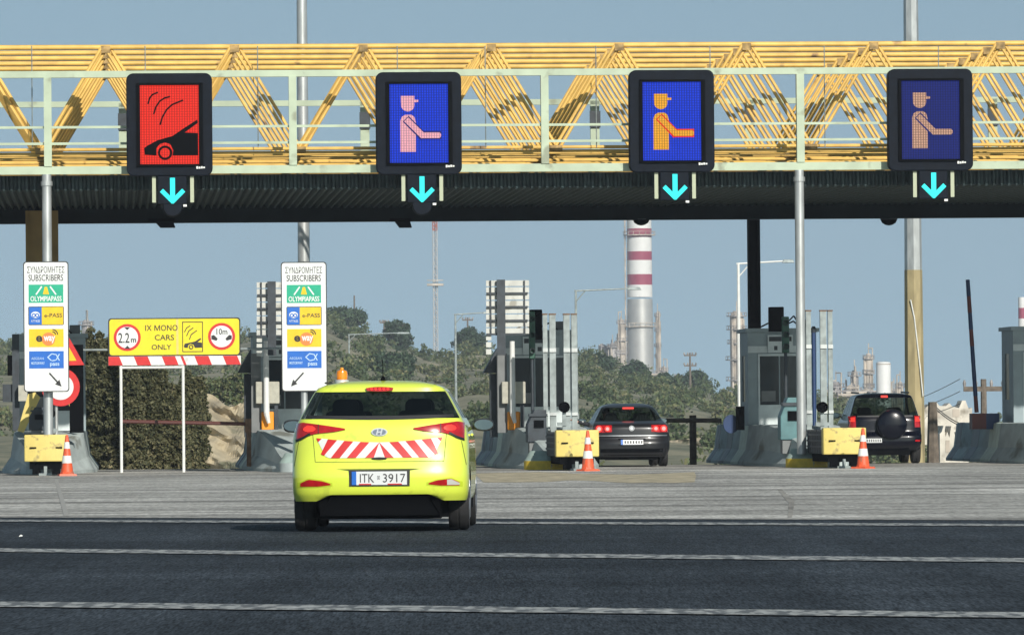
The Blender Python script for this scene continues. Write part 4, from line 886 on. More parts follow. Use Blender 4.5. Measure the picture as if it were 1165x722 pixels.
# tall galvanised posts
def posts(specs, lb):
    for (px0, px1, t0, t1, l) in specs:
        yl = 3.2; t = pth('steel_post', l, 'steel post', (px0 + px1) / 2, t1, yl, 'galvanised posts beside the booths')
        a, b_ = LX(px0, yl, t0), LX(px1, yl, t0); c = (a + b_) / 2; zt, zb = LZ(px0, t0, yl), .6
        MB().box(a, b_, yl, yl + .03, zb, zt).box(a, a + .02, yl + .03, yl + .12, zb, zt).box(b_ - .02, b_, yl + .03, yl + .12, zb, zt).build('channel', M['galvw'], t)
        MB().box(a - .01, b_ + .01, yl - .01, yl + .13, zt, zt + .03).build('cap', M['rust'], t)
        MB().box(a - .005, b_ + .005, yl - .04, yl - .001, zt - .85, zt - .76).box(a - .005, b_ + .005, yl - .04, yl - .001, zb + .6, zb + .67).each('clamp', M['galv'], t)
nthw = ['leftmost', 'second from left', 'third from left', 'rightmost']
posts([(617.5, 622.5, 358, 478, 'leftmost of the four pale steel posts left of the dark grey saloon'), (625, 632, 358, 490, 'second from left of the four pale steel posts left of the saloon'), (641, 648, 358, 480, 'third from left of the four pale steel posts left of the saloon'), (650, 656, 358, 475, 'rightmost of the four pale steel posts, nearest the saloon')], '')
posts([(910, 915.5, 354, 470, 'pale steel post directly at the round gantry pole of the pillar booth'), (917, 922.5, 354, 485, 'pale steel post just right of the round gantry pole, second of four'), (933, 940, 354, 465, 'pale steel post with a dark slot left of the dark off roader, third of four'), (942, 947, 354, 470, 'rightmost pale steel post before the dark off roader')], '')
# signal lights on the booths
def signal(px0, px1, py0, py1, lb, blk):
    yl = 6.2; t = pth('signal_light', lb, 'signal light', (px0 + px1) / 2, py1, yl, 'lane signal lights')
    x0_, x1_ = LX(px0, yl, 380), LX(px1, yl, 380); z1, z0 = LZ(px0, py0, yl), LZ(px0, py1, yl); mb = MB(); mb.box(x0_, x1_, yl, yl + .15, z0, z1); mb.build('case', M['greenbox'], t, bevel=.02)
    v = MB(); h = (z1 - z0) / 3
    for k in range(3): v.ring((x0_ + x1_) / 2, z0 + h * (k + .5), min(h, x1_ - x0_) * .44, min(h, x1_ - x0_) * .36, yl - .12, yl - .001, n=14)
    v.build('visor', M['dark'], t); b2 = MB(); pbox(b2, *blk, yl + .4, .3); b2.build('camera_box', M['blackm'], t, bevel=.02)
    MB().tube(((x0_ + x1_) / 2, yl + .08, .9), ((x0_ + x1_) / 2, yl + .08, z0), .04, n=8).build('stem', M['dark'], t)
    c = MB(); c.path([(x1_, yl + .1, z1 - .1), (x1_ + .12, yl + .1, z1 + .02), (x1_ + .22, yl + .1, z1 - .15), (x1_ + .22, yl + .1, z0 + .2)], .018, 5); c.build('cable', M['blackm'], t)
signal(602, 609, 354, 408, 'green signal light with dark camera box above the booth beside the saloon', (603, 617, 352, 386))
signal(890, 898, 360, 401, 'green signal light beside the black box on the roof of the pillar booth', (875.5, 892, 349, 377))
# machines with dark hoods
def machine(px0, px1, py0, py1, yl, lb, m, cam_px):
    t = pth('payment_machine', lb, 'payment machine', (px0 + px1) / 2, py1, yl, 'payment machines on the islands')
    a, b_ = LX(px0, yl, py1), LX(px1, yl, py1); z0, z1 = LZ(px0, py1, yl), LZ(px0, py0, yl); h = z1 - z0; wd = b_ - a
    MB().prism([(a, z0), (b_, z0), (b_, z1), (a + wd * .35, z1), (a, z1 - h * .45)], yl, yl + .6).build('cabinet', M[m], t, bevel=.02)
    MB().box(a + wd * .35, a + wd * .85, yl - .03, yl - .001, z1 - h * .55, z1 - h * .32).build('slot', M['blackm'], t)
    MB().box(a + wd * .1, b_ + .02, yl - .05, yl + .3, z1 - h * .2, z1 - h * .12).build('lip', M['dark'], t)
    MB().box(a + .05, b_ - .05, yl + .05, yl + .5, .3, z0).build('plinth', M['grey'], t)
    cx = LX(cam_px[0], yl, cam_px[1]); cz = LZ(cam_px[0], cam_px[1], yl); c = pth('camera_pod', 'round black camera pod %s' % cam_px[2], 'camera', cam_px[0], cam_px[1] + 30, yl - .2, 'camera pods')
    MB().lathe((cx, yl - .35, cz), [(.03, .05), (.08, .05), (.11, .0), (.125, .02), (.115, .3), (.08, .36)], 20, axis='y').build('lens_hood', M['blackm'], c, smooth=True)
    MB().box(cx - .04, cx + .04, yl - .25, yl - .15, .35, cz - .1).box(cx - .15, cx + .15, yl - .28, yl - .12, cz - .42, cz - .34).build('stand', M['galvw'], c)
machine(600, 622, 466, 503, 2.2, 'dark slanted payment machine between the orange lamp box and the middle crash cushion', 'dark', (641, 463, 'above the middle crash cushion left of the saloon'))
machine(888, 912, 452, 500, 2.2, 'teal payment machine below the round gantry pole of the pillar booth', 'teal', (934, 463, 'above the crash cushion of the off roader lane'))
machine(33, 52, 463, 489, 1.2, 'dark payment machine above the left crash cushion', 'dark', (57, 470, 'above the left crash cushion'))
# bits: blue sign hood and black post of island 4, dark pole between posts
t = pth('control_post', 'short black post beside a rounded blue panel on the pillar booth island', 'post', 842, 488, 8.8)
mb = MB(); pbox(mb, 838, 847, 462, 489, 8.8, .2); mb.build('post', M['blackm'], t); mb = MB(); x_, z_ = LX(832, 9, 480), LZ(832, 482, 9); mb.disc(x_, z_, .19, 9.0, 9.12, rz=.22); mb.build('blue_panel', M['blue'], t)
t = pth('slim_pole', 'thin dark blue pole between the pale steel posts left of the off roader', 'pole', 926, 460, 4.5); x_ = LX(926, 4.5, 420)
MB().tube((x_, 4.5, .9), (x_, 4.5, LZ(926, 376, 4.5)), .045, n=8).build('shaft', M['blue'], t); MB().lathe((x_, 4.5, 0), [(.06, LZ(926, 378, 4.5)), (.07, LZ(926, 374, 4.5)), (.03, LZ(926, 371, 4.5))], 10).build('cap', M['dark'], t)
# leaning barrier arm, red and blue boxes at the far right island
x0_, z0_ = U(1111, 469, 10.5); x1_, z1_ = U(1101, 318, 10.5)
t = pthing('barrier_gate', 'leaning raised barrier arm in dark red and blue on red and blue boxes', 'barrier gate', x0_, 10.5, z0_)
for k in range(8):
    a = k / 8; b_ = (k + 1) / 8; P_ = lambda q: (x0_ + (x1_ - x0_) * q, 10.5, z0_ + (z1_ - z0_) * q); MB().tube(P_(a), P_(b_), .055, .05, n=8).build('arm_section', M['red' if k % 2 == 0 and k != 2 else 'blue'], t)
mb = MB(); pbox(mb, 1106, 1122, 470, 488, 10.4, .5); mb.build('red_box', M['red'], t); mb = MB(); pbox(mb, 1122, 1137, 470, 488, 10.4, .5); mb.build('blue_box', M['blue'], t)
# left island: warning triangle, round sign, black board, yellow props
yl = 1.6
t = pth('road_sign', 'red triangle and round red rimmed sign on a black board behind the left subscribers sign', 'road sign', 75, 490, yl)
mb = MB(); pbox(mb, 79, 95, 392, 492, yl + .1, .06); mb.build('board', M['blackm'], t)
mb = MB(); mb.prism([U(58, 416, yl), U(96, 415, yl), U(77, 381, yl)], yl, yl + .02); mb.build('triangle', M['signr'], t)
mb = MB(); mb.prism([U(66, 411, yl), U(87, 410, yl), U(77, 392, yl)], yl - .01, yl); mb.build('triangle_face', M['signyo'], t)
c = U(69, 440, yl); mb = MB(); mb.disc(c[0], c[1], .43, yl, yl + .02); mb.build('round_rim', M['signr'], t); mb = MB(); mb.disc(c[0], c[1], .29, yl - .01, yl); mb.build('round_face', M['signw'], t)
mb = MB(); mb.tube((c[0] - .1, yl + .09, .4), (c[0] - .1, yl + .09, c[1] + .9), .04, n=8); mb.build('post', M['galv'], t)
t = pth('yellow_prop', 'slanted yellow plates behind the left crash cushion', 'guard plate', 45, 490, 3.6)
mb = MB(); mb.prism([U(20, 490, 3.6), U(27, 492, 3.6), U(46, 452, 3.6), U(40, 446, 3.6), U(32, 448, 3.6)], 3.6, 3.66); mb.prism([U(78, 458, 3.6), U(81, 455, 3.6), U(91, 488, 3.6), U(86, 489, 3.6)], 3.6, 3.66); mb.each('plate', M['cush'], t)
t = pth('camera_column', 'dark equipment column with side boxes at the far left edge', 'equipment column', 17, 490, 6.5)
mb = MB(); pbox(mb, 14, 22, 380, 490, 6.5, .3); mb.build('column', M['dark'], t); mb = MB(); pbox(mb, 8.5, 14, 404, 427, 6.6, .2); mb.build('side_box', M['blackm'], t); mb = MB(); pbox(mb, 3, 14, 437, 457, 6.6, .25); mb.build('lower_box', M['dark'], t); mb = MB(); pbox(mb, 21, 31, 438, 456, 6.2, .2); mb.build('pale_box', M['beige'], t)

# ================================================================== STATIC SIGNS
def sub_sign(px0, px1, arrow_right, label):
    yl = -.85 if arrow_right else -.2; A = (px0 + px1) / 2; t = pth('road_sign', label, 'road sign', A, 445, yl, 'subscribers signs')
    X = lambda u: LX(A, yl, 370) + u / 51.2; zc = LZ(A, 371.5, yl); Z = lambda v: zc - (v - 371.5) / 51.2
    hw = (px1 - px0) / 2
    MB().rrect(X(-hw), X(hw), Z(445), Z(298), .07, yl, yl + .03).build('border', M['ink'], t); MB().rrect(X(-hw + 1.1), X(hw - 1.1), Z(443.9), Z(299.1), .06, yl - .004, yl - .0005).build('panel', M['signw'], t)
    y = yl - .008; T = MB(); T.text('ΣΥΝΔΡΟΜΗΤΕΣ', X(-21), X(21), Z(311), Z(303.6), y); T.text('SUBSCRIBERS', X(-19.5), X(19.5), Z(320), Z(312.8), y, bold=.005); T.build('lettering', M['ink'], t)
    g = MB().box(X(-19.5), X(19.5), y, y + .003, Z(344.5), Z(324)).build('green_badge', M['signg'], t)
    m = MB(); m.stroke([(X(-11), Z(335)), (X(-5), Z(326.5))], 1.6 / 51, y - .004, y - .001); m.stroke([(X(11), Z(335)), (X(5), Z(326.5))], 1.6 / 51, y - .004, y - .001); m.text('OLYMPIAPASS', X(-17.5), X(17.5), Z(343), Z(337), y - .004, bold=.02); m.each('badge_mark', M['signw'], g)
    m = MB(); m.prism([(X(-3.5), Z(335)), (X(3.5), Z(335)), (X(1.3), Z(326.5)), (X(-1.3), Z(326.5))], y - .004, y - .001); m.build('road_mark', M['signyo'], g)
    MB().rrect(X(-20), X(20), Z(369.7), Z(348.6), .03, y + .001, y + .003).build('badge_outline', M['ink'], t)
    g = MB().box(X(-19.2), X(-5), y - .002, y + .0005, Z(369), Z(349.3)).build('blue_badge', M['signb'], t)
    m = MB(); m.disc(X(-12), Z(358), 5 / 51, y - .006, y - .0025, rz=3.6 / 51); m.text('ATTIKES', X(-17), X(-7), Z(366.3), Z(363.8), y - .005); m.build('emblem', M['signw'], g); m = MB(); m.ring(X(-14), Z(358.6), 2.3 / 51, 1.2 / 51, y - .009, y - .0065, n=14); m.ring(X(-10), Z(358.6), 2.3 / 51, 1.2 / 51, y - .009, y - .0065, n=14); m.build('emblem_rings', M['signb'], g)
    g = MB().box(X(-4.9), X(19.2), y - .002, y + .0005, Z(369), Z(349.3)).build('yellow_badge', M['signyo'], t); MB().text('e-PASS', X(-2), X(18), Z(361), Z(356.5), y - .005, bold=.01).build('lettering', M['ink'], g)
    g = MB().box(X(-19.5), X(19.5), y, y + .003, Z(394.5), Z(374)).build('yellow_badge', M['signyo'], t)
    m = MB(); m.disc(X(2.5), Z(385.5), 7.5 / 51, y - .004, y - .001); m.build('orange_disc', M['signo'], g)
    m = MB(); m.text('way', X(-3), X(10), Z(390), Z(382), y - .008, bold=.03); m.build('lettering_white', M['signw'], g)
    m = MB(); m.text('e', X(-11.5), X(-4.5), Z(388.5), Z(381.5), y - .008, bold=.03)
    for r0 in (3.2, 5.6): m.ring(X(7), Z(380.5), (r0 + .7) / 51, (r0 - .4) / 51, y - .008, y - .005, n=8, a0=0, a1=90)
    m.each('lettering_black', M['ink'], g)
    g = MB().box(X(-19.5), X(19.5), y, y + .003, Z(418.5), Z(399)).build('blue_badge', M['signb'], t)
    m = MB(); m.text('AEGEAN', X(-17), X(-3), Z(408.6), Z(405.8), y - .005); m.text('MOTORWAY', X(-17), X(-2), Z(414), Z(411), y - .005, bold=.02); m.text('pass', X(4), X(14.5), Z(416.8), Z(412.3), y - .005, bold=.02)
    for sg in (-1, 1): m.stroke([(X(1.5), Z(406)), (X(6), Z(406 - 4 * sg)), (X(11), Z(406 - 3 * sg)), (X(14.5), Z(406 + 3.5 * sg))], 1.1 / 51, y - .0045 - .001 * sg, y - .001)
    m.each('badge_mark', M['paleb'], g)
    m = MB(); sg = 1 if arrow_right else -1
    m.stroke([(X(3.5 * 1 if arrow_right else -3.5 + 2), Z(424)), (X(14.5 * sg if arrow_right else -13), Z(436.5))], 1.7 / 51, y - .003, y + .002)
    tip = (16.8 if arrow_right else -15.4); m.prism([(X(tip), Z(439)), (X(tip - sg * 7.2), Z(436.3)), (X(tip - sg * 2.4), Z(431.2))] if True else [], y - .005, y + .001); m.build('arrow', M['ink'], t)
    x_ = LX(A, yl, 400)
    if not arrow_right: MB().lathe((x_, yl + .12, 0), [(.075, .4), (.075, Z(300))], 14).build('post', M['galv'], t, smooth=True)
    MB().box(X(-15), X(15), yl + .03, yl + .07, Z(330), Z(326)).box(X(-15), X(15), yl + .03, yl + .07, Z(420), Z(416)).each('clamp', M['galv'], t)
M['paleb'] = mat('pale blue sign print', (0.45, 0.62, 0.80), 0.5)
sub_sign(27, 78, True, 'tall white subscribers sign whose arrow points down to the right, above the left crash cushion')
sub_sign(320, 372, False, 'tall white subscribers sign whose arrow points down to the left, above the lime car')
# yellow height sign
yl = 2.0; A = 198.5
t = pth('height_limit_sign', 'wide yellow cars only sign on thin legs with a red and white strip beneath', 'height sign', A, 537, yl)
SX = lambda u: LX(A, yl, 385) + (u - A) / 50.4; zc = LZ(A, 383, yl); SZ = lambda v: zc - (v - 383) / 50.4
MB().rrect(SX(123.5), SX(273.3), SZ(404.6), SZ(361.5), .07, yl, yl + .03).build('border', M['ink'], t)
MB().rrect(SX(124.9), SX(271.9), SZ(403.3), SZ(362.8), .06, yl - .004, yl - .0005).build('panel', M['signy'], t)
y = yl - .008
mb = MB(); Q = lambda a, b_: (SX(120 + a / 7.28), SZ(350 + b_ / 7.28))
T = MB()
for txt, a, b_, c, d_ in (('ΙΧ ΜΟΝΟ', 330, 597, 190, 142), ('CARS', 408, 568, 268, 222), ('ONLY', 382, 545, 346, 303)):
    T.text(txt, Q(a, 0)[0], Q(b_, 0)[0], Q(0, c)[1], Q(0, d_)[1], y, bold=.012)
T.build('lettering', M['ink'], t)
for cx, cy, nm in ((182, 243, 'height'), (960, 240, 'gap')):
    c = Q(cx, cy); rr = 112 / 7.28 / 50.4
    rd = MB().disc(c[0], c[1], rr, y, y + .003).build('limit_disc', M['signr'], t); MB().disc(c[0], c[1], rr * .80, y - .004, y - .001).build('disc_face', M['signw'], rd)
    k = MB()
    if cx < 500:
        k.text('2.2', Q(108, 0)[0], Q(200, 0)[0], Q(0, 288)[1], Q(0, 205)[1], y - .008, bold=.01); k.text('m', Q(212, 0)[0], Q(255, 0)[0], Q(0, 285)[1], Q(0, 252)[1], y - .008, bold=.02)
        k.prism([Q(158, 158), Q(182, 182), Q(206, 158)], y - .008, y - .0045); k.prism([Q(158, 335), Q(206, 335), Q(182, 310)], y - .008, y - .0045)
    else:
        k.text('10m', Q(918, 0)[0], Q(1008, 0)[0], Q(0, 225)[1], Q(0, 175)[1], y - .008, bold=.01)
        for sg in (-1, 1): k.prism([Q(960 + sg * a, b_) for a, b_ in ((84, 232), (62, 228), (50, 240), (32, 258), (42, 275), (66, 268), (84, 262))][::sg], y - .008, y - .0045)
    k.build('disc_mark', M['ink'], rd)
b_ = MB()
for (a0_, a1_, c0_, c1_) in ((636, 806, 116, 122), (636, 806, 360, 366), (636, 642, 122, 360), (800, 806, 122, 360)): p, q = Q(a0_, c1_), Q(a1_, c0_); b_.box(p[0], q[0], y - .003, y, p[1], q[1])
for arc in (((655, 200), (672, 168), (700, 150)), ((672, 232), (690, 192), (725, 168)), ((695, 262), (710, 222), (755, 190))): b_.stroke([Q(*p) for p in arc], 7 / 7.28 / 50, y - .003, y + .001)
b_.prism([Q(*p) for p in ((648, 320), (655, 298), (700, 288), (740, 280), (785, 252), (792, 262), (760, 285), (798, 290), (798, 330), (740, 332), (728, 305), (705, 298), (685, 310), (680, 332), (655, 330))][::-1], y - .004, y); c = Q(708, 325); b_.ring(c[0], c[1], 19 / 7.28 / 50, 11 / 7.28 / 50, y - .006, y - .0045, n=14); b_.build('pictogram', M['ink'], t)
st = MB().box(SX(123.5), SX(273.6), yl, yl + .03, SZ(415), SZ(404.8)).build('warning_strip', M['signw'], t)
mb = MB()
for u0, u1 in ((123.6, 135.8), (152.3, 168), (183.9, 199), (205, 208), (221, 236.8), (253.2, 269.4)):
    mb.prism([(SX(u0), SZ(404.9)), (SX(u1), SZ(404.9)), (SX(u1 + 4), SZ(414.9)), (SX(u0 + (4 if u0 > 124 else 0)), SZ(414.9))][::-1], yl - .004, yl - .0005)
mb.each('red_stripe', M['signr'], st)
mb = MB(); x_ = SX(201); mb.box(SX(200.5), SX(203), yl - .006, yl - .0045, SZ(403), SZ(363)); mb.build('seam', M['cush'], t)
for u in (137.5, 208): MB().tube((SX(u), yl + .05, 0), (SX(u), yl + .05, SZ(412)), .034, n=8).build('leg', M['white'], t)
MB().tube((SX(136), yl + .05, SZ(417.5)), (SX(209), yl + .05, SZ(417.5)), .03, n=8).build('cross_bar', M['white'], t)
MB().tube((SX(80), yl + .1, SZ(397)), (SX(322), yl + .1, SZ(397)), .026, n=8).build('carrier_bar', M['galvw'], t)
t = pthing('gate_arm', 'dark red barrier arm across the lane behind the legs of the yellow sign', 'barrier arm', SX(285), 4.0, SZ(480))
MB().tube((LX(137, 4, 479), 4, LZ(137, 479, 4)), (LX(284, 4, 482), 4, LZ(284, 482, 4)), .045, n=8).build('arm', mat('dark red arm', (.10, .03, .025), .6), t)
mb = MB(); pbox(mb, 279, 286, 476, 492, 3.9, .3); mb.box(LX(280, 3.9), LX(285, 3.9), 3.95, 4.15, .1, LZ(280, 492, 3.9)); mb.build('pivot_box', M['rust'], t)
t = pthing('gate_arm', 'brown barrier arm right of the dark grey saloon on a wooden post', 'barrier arm', LX(790, 14, 530), 14, -.1)
MB().tube((LX(755, 14), 14, LZ(755, 478, 14)), (LX(820, 14), 14, LZ(820, 478, 14)), .06, n=8).build('arm', M['wood'], t); MB().tube((LX(788, 14), 14.1, -.2), (LX(788, 14), 14.1, LZ(788, 472, 14)), .09, n=8).build('post', M['wood'], t)

# ================================================================== CARS
def make_car(sp, root):
    zr = np.array([r[0] for r in sp['rows']]); wv = np.array([r[1] for r in sp['rows']]); rv = np.array([r[2] for r in sp['rows']]); fv = np.array([r[3] for r in sp['rows']])
    Wd = lambda z: float(np.interp(z, zr, wv)); Rr = lambda z: float(np.interp(z, zr, rv)); Fr = lambda z: float(np.interp(z, zr, fv))
    ex, ad, af = sp.get('n', 3.2), sp.get('a', .55), sp.get('af', .9)
    NR, NS, NF = 18, 64, 12
    zl = []
    for a, b_ in zip(zr[:-1], zr[1:]):
        k = max(1, int(math.ceil((b_ - a) / .035))); zl += list(np.linspace(a, b_, k, endpoint=False))
    zl.append(zr[-1])
    # smooth the profile a little
    def sm(f):
        return [np.mean([f(min(max(z + d_, zr[0]), zr[-1])) for d_ in (-.03, -.015, 0, .015, .03)]) for z in zl]
    WW, RRR, FFF = sm(Wd), sm(Rr), sm(Fr); WW[0], WW[-1] = Wd(zl[0]), Wd(zl[-1])
    WD = lambda z: float(np.interp(z, zl, WW)); RD = lambda z: float(np.interp(z, zl, RRR))
    def half(z, w_, r_, f_):
        k = max(.15, min(1, (f_ - r_) / 3.2)); a_, b_ = ad * k, af * k; p = []
        for i in range(NR):
            th = math.pi / 2 * i / (NR - 1); p.append((w_ * math.sin(th) ** (2 / ex), r_ + a_ * (1 - math.cos(th) ** (2 / ex))))
        p[0] = (0, r_)
        for i in range(1, NS): q = i / NS; p.append((w_, r_ + a_ + (f_ - b_ - r_ - a_) * q))
        for i in range(NF):
            th = math.pi / 2 * (1 - i / (NF - 1)); p.append((w_ * math.sin(th) ** (2 / 2.6) if i < NF - 1 else 0, f_ - b_ * (1 - math.cos(th) ** (2 / 2.6))))
        return p
    H = [half(z, a, b_, c) for z, a, b_, c in zip(zl, WW, RRR, FFF)]; nh = len(H[0]); NC = nh * 2 - 2
    ring = [h + [(-x, y) for x, y in h[-2:0:-1]] for h in H]
    verts = [[x, y, z] for rg, z in zip(ring, zl) for x, y in rg]
    wy0, wy1, wr = sp['axle'][0], sp['axle'][1], sp['arch']
    faces, gl = [], []; gr0, gr1 = sp['glz']
    def isglass(j, i):
        zc = (zl[j] + zl[j + 1]) / 2; ii = i if i < nh - 1 else NC - 1 - i
        if not (gr0 < zc < gr1): return 0
        if ii < sp.get('rgl', NR - 4): return 1
        if ii >= nh - NF + 2: return 3
        s_ = (ii - NR) / NS
        if 0.02 < s_ < .96:
            for a, b_ in sp['pillars']:
                if a < s_ < b_: return 0
            return 2
        return 0
    for j in range(len(zl) - 1):
        for i in range(NC):
            f = (j * NC + i, j * NC + (i + 1) % NC, (j + 1) * NC + (i + 1) % NC, (j + 1) * NC + i)
            c = np.mean([verts[k] for k in f], axis=0); cut = False
            for wy in (wy0, wy1):
                if abs(c[0]) > .78 and math.hypot(c[1] - wy, c[2] - sp['tyre']) < wr and c[2] < sp['tyre'] + wr: cut = True
            g_ = isglass(j, i)
            if g_: gl.append((g_, f))
            elif not cut: faces.append(f)
    used = set(k for f in faces for k in f)
    for k in used:
        v = verts[k]
        for wy in (wy0, wy1):
            dd = math.hypot(v[1] - wy, v[2] - sp['tyre'])
            if abs(v[0]) > .78 and v[1] > .36 and dd < wr + .02 and dd > 0: v[1] = wy + (v[1] - wy) / dd * wr; v[2] = sp['tyre'] + (v[2] - sp['tyre']) / dd * wr
    # bottom edge of the rear bumper rises in the middle
    if sp.get('notch'):
        for i in range(NC * 4):
            v = verts[i]
            if v[1] < .45: v[2] = max(v[2], zr[0] + sp['notch'] * max(0, min(1, (.62 - abs(v[0])) / .14)))
    body = MB().add(verts, faces); jt = len(zl) - 1; body.f.append(tuple(jt * NC + i for i in range(NC)))
    bo = body.build('body', sp['paint'], root, smooth=True)
    for kind, nm in ((1, 'rear_window'), (2, 'side_window'), (3, 'windscreen')):
        fs = [f for g_, f in gl if g_ == kind]
        if fs:
            ids = sorted(set(k for f in fs for k in f)); mp_ = {k: i for i, k in enumerate(ids)}
            cx_ = np.array([0, 2, 1.0]); vv = []
            for k in ids: v = np.array(verts[k]); nrm = np.array([v[0], v[1] - 2, 0]); nrm = nrm / (np.linalg.norm(nrm) + 1e-6); vv.append(tuple(v + nrm * (-.004)))
            MB().add(vv, [tuple(mp_[k] for k in f) for f in fs]).build(nm, M['glass'], root, smooth=True)
    def yr(x, z):
        w_ = WD(z); q = min(.999, abs(x) / w_); k = 1.0; return RD(z) + ad * max(.15, min(1, (Fr(z) - RD(z)) / 3.2)) * (1 - (1 - q ** ex) ** (1 / ex))
    def patch(name, corners, m, off=.006, parent=None, nx=10, nz=4, top=None, bot=None):
        (ax, az), (bx2, bz), (cx2, cz), (dx, dz) = corners                # tl tr br bl
        mb = MB(); vs = []
        for lay in (off, -.01):
            for j in range(nz + 1):
                for i in range(nx + 1):
                    u, v = i / nx, j / nz
                    tx, tz = ax + (bx2 - ax) * u, az + (bz - az) * u; bx_, bz_ = dx + (cx2 - dx) * u, dz + (cz - dz) * u
                    if top: tz = top(tx)
                    if bot: bz_ = bot(bx_)
                    x, z = tx + (bx_ - tx) * v, tz + (bz_ - tz) * v; vs.append((x, yr(x, z) - lay, z))
        st_ = nx + 1; N1 = (nz + 1) * st_; fs = []
        for j in range(nz):
            for i in range(nx): a = j * st_ + i; fs.append((a, a + st_, a + st_ + 1, a + 1))
        edge = list(range(0, st_)) + [j * st_ + nx for j in range(1, nz + 1)] + [nz * st_ + i for i in range(nx - 1, -1, -1)] + [j * st_ for j in range(nz - 1, 0, -1)]
        for a, b_ in zip(edge, edge[1:] + edge[:1]): fs.append((a, b_, b_ + N1, a + N1))
        mb.add(vs, fs); return mb.build(name, m, parent or root, smooth=True)
    # wheels
    wl = MB(); tr_ = sp['tyre']
    for wy in (wy0, wy1):
        for sg in (-1, 1):
            xo = sg * (sp['tw']); xi = sg * (sp['tw'] - .2); x1 = min(xo, xi); x2 = max(xo, xi)
            wt = MB().lathe((0, wy, tr_), [(tr_ * .66, x1), (tr_ * .93, x1), (tr_, x1 + .03), (tr_, x1 + .09), (tr_ * .975, x1 + .095), (tr_ * .975, x1 + .105), (tr_, x1 + .11), (tr_, x2 - .03), (tr_ * .93, x2), (tr_ * .66, x2)], 32, axis='x', cap=True).build('wheel', M['rubber'], root, smooth=True)
            rm = MB(); xf = xo + sg * .003
            rm.lathe((0, wy, tr_), [(tr_ * .66, xf), (tr_ * .60, xf - sg * .03), (tr_ * .56, xf - sg * .05)], 28, axis='x', cap=False)
            for k in range(5):
                a = k * 2 * math.pi / 5; rm.tube((xf - sg * .02, wy, tr_), (xf - sg * .02, wy + tr_ * .62 * math.cos(a), tr_ + tr_ * .62 * math.sin(a)), .035, .028, n=6)
            rm.build('rim', M['rim'], wt)
            ar = MB(); n = 14; vs = []
            for k in range(n + 1):
                a = math.pi * k / n; vs += [(sg * (sp['tw'] - .02), wy + (wr - .01) * math.cos(a), tr_ + (wr - .01) * math.sin(a)), (sg * (sp['tw'] - .32), wy + (wr - .01) * math.cos(a), tr_ + (wr - .01) * math.sin(a))]
            ar.add(vs, [(2 * k, 2 * k + 1, 2 * k + 3, 2 * k + 2) for k in range(n)]); ar.build('wheel_arch', M['blackm'], root)
    mw = sp['rows'][1][1]
    MB().box(-mw + .2, mw - .2, .42, sp['len'] - .4, sp.get('ub', .24) - .07, .5).box(-mw + .02, mw - .02, 1.1, sp['axle'][1] - .45, .2, .45).box(-mw + .27, mw - .27, .17, .46, sp.get('ub', .24) - .08, .42).build('underbody', M['blackm'], root)
    MB().tube((.35, .25, .24), (.35, .5, .24), .03, n=8).build('exhaust', M['rubber'], root)
    # cabin: lining, seats, dashboard
    zg = gr0; ws = WD(zg) - .06
    MB().box(-ws, ws, Rr(zg) + .1, sp['cab'][1], .45, zg - .08).build('cabin_lining', M['seat'], root)
    st2 = MB()
    for sg in (-1, 1):
        for yy in sp['seats']:
            wds = .2 if yy == sp['seats'][-1] else .17
            x = sg * .36; st2.rrect(x - wds - .03, x + wds + .03, .6, zg + .08, .06, yy, yy + .12); st2.rrect(x - .13, x + .13, zg + .0, zg + sp.get('hr', .24), .07, yy + .02, yy + .12)
    st2.each('seat', M['seat'], root)
    MB().box(-ws, ws, sp['cab'][1] - .5, sp['cab'][1] - .1, .8, zg + .02).build('dashboard', M['seat'], root)
    # mirrors
    my = sp['mirror'][0]; mz = sp['mirror'][1]
    for sg in (-1, 1):
        w_ = WD(mz - .05); m_ = MB(); x0_ = sg * (w_ - .02)
        n = 10; pr = []
        cx_ = sg * (w_ + .118); vs = []
        for (yy, k) in ((my - .04, .86), (my, 1), (my + .08, .8), (my + .14, .35)):
            for i in range(16):
                a = 2 * math.pi * i / 16; ca, sa_ = math.cos(a), math.sin(a); vs.append((cx_ + .105 * k * math.copysign(abs(ca) ** .7, ca), yy, mz + .068 * k * math.copysign(abs(sa_) ** .7, sa_)))
        m_.add(vs, [(j * 16 + i, j * 16 + (i + 1) % 16, (j + 1) * 16 + (i + 1) % 16, (j + 1) * 16 + i) for j in range(3) for i in range(16)] + [tuple(range(16)), tuple(range(48, 64))])
        m_.box(min(x0_, sg * (w_ + .06)), max(x0_, sg * (w_ + .06)), my + .02, my + .07, mz - .05, mz - .01)
        mo = m_.build('wing_mirror', sp['mirm'], root, smooth=True)
        g2 = MB().disc(cx_, mz, .095, my - .046, my - .042, rz=.053).build('mirror_glass', M['mirr'], mo)
    return dict(patch=patch, yr=yr, WD=WD, RD=RD, body=bo)
M['mirr'] = mat('mirror glass', (0.22, 0.27, 0.28), 0.12, 0.9)

M['limed'] = mat('lime bumper recess shade', (0.50, 0.62, 0.03), 0.5); M['limes'] = mat('panel gap and fold shade', (0.10, 0.12, 0.02), 0.8)  # darker lime holds the recess shade; the second also darkens the plate fold
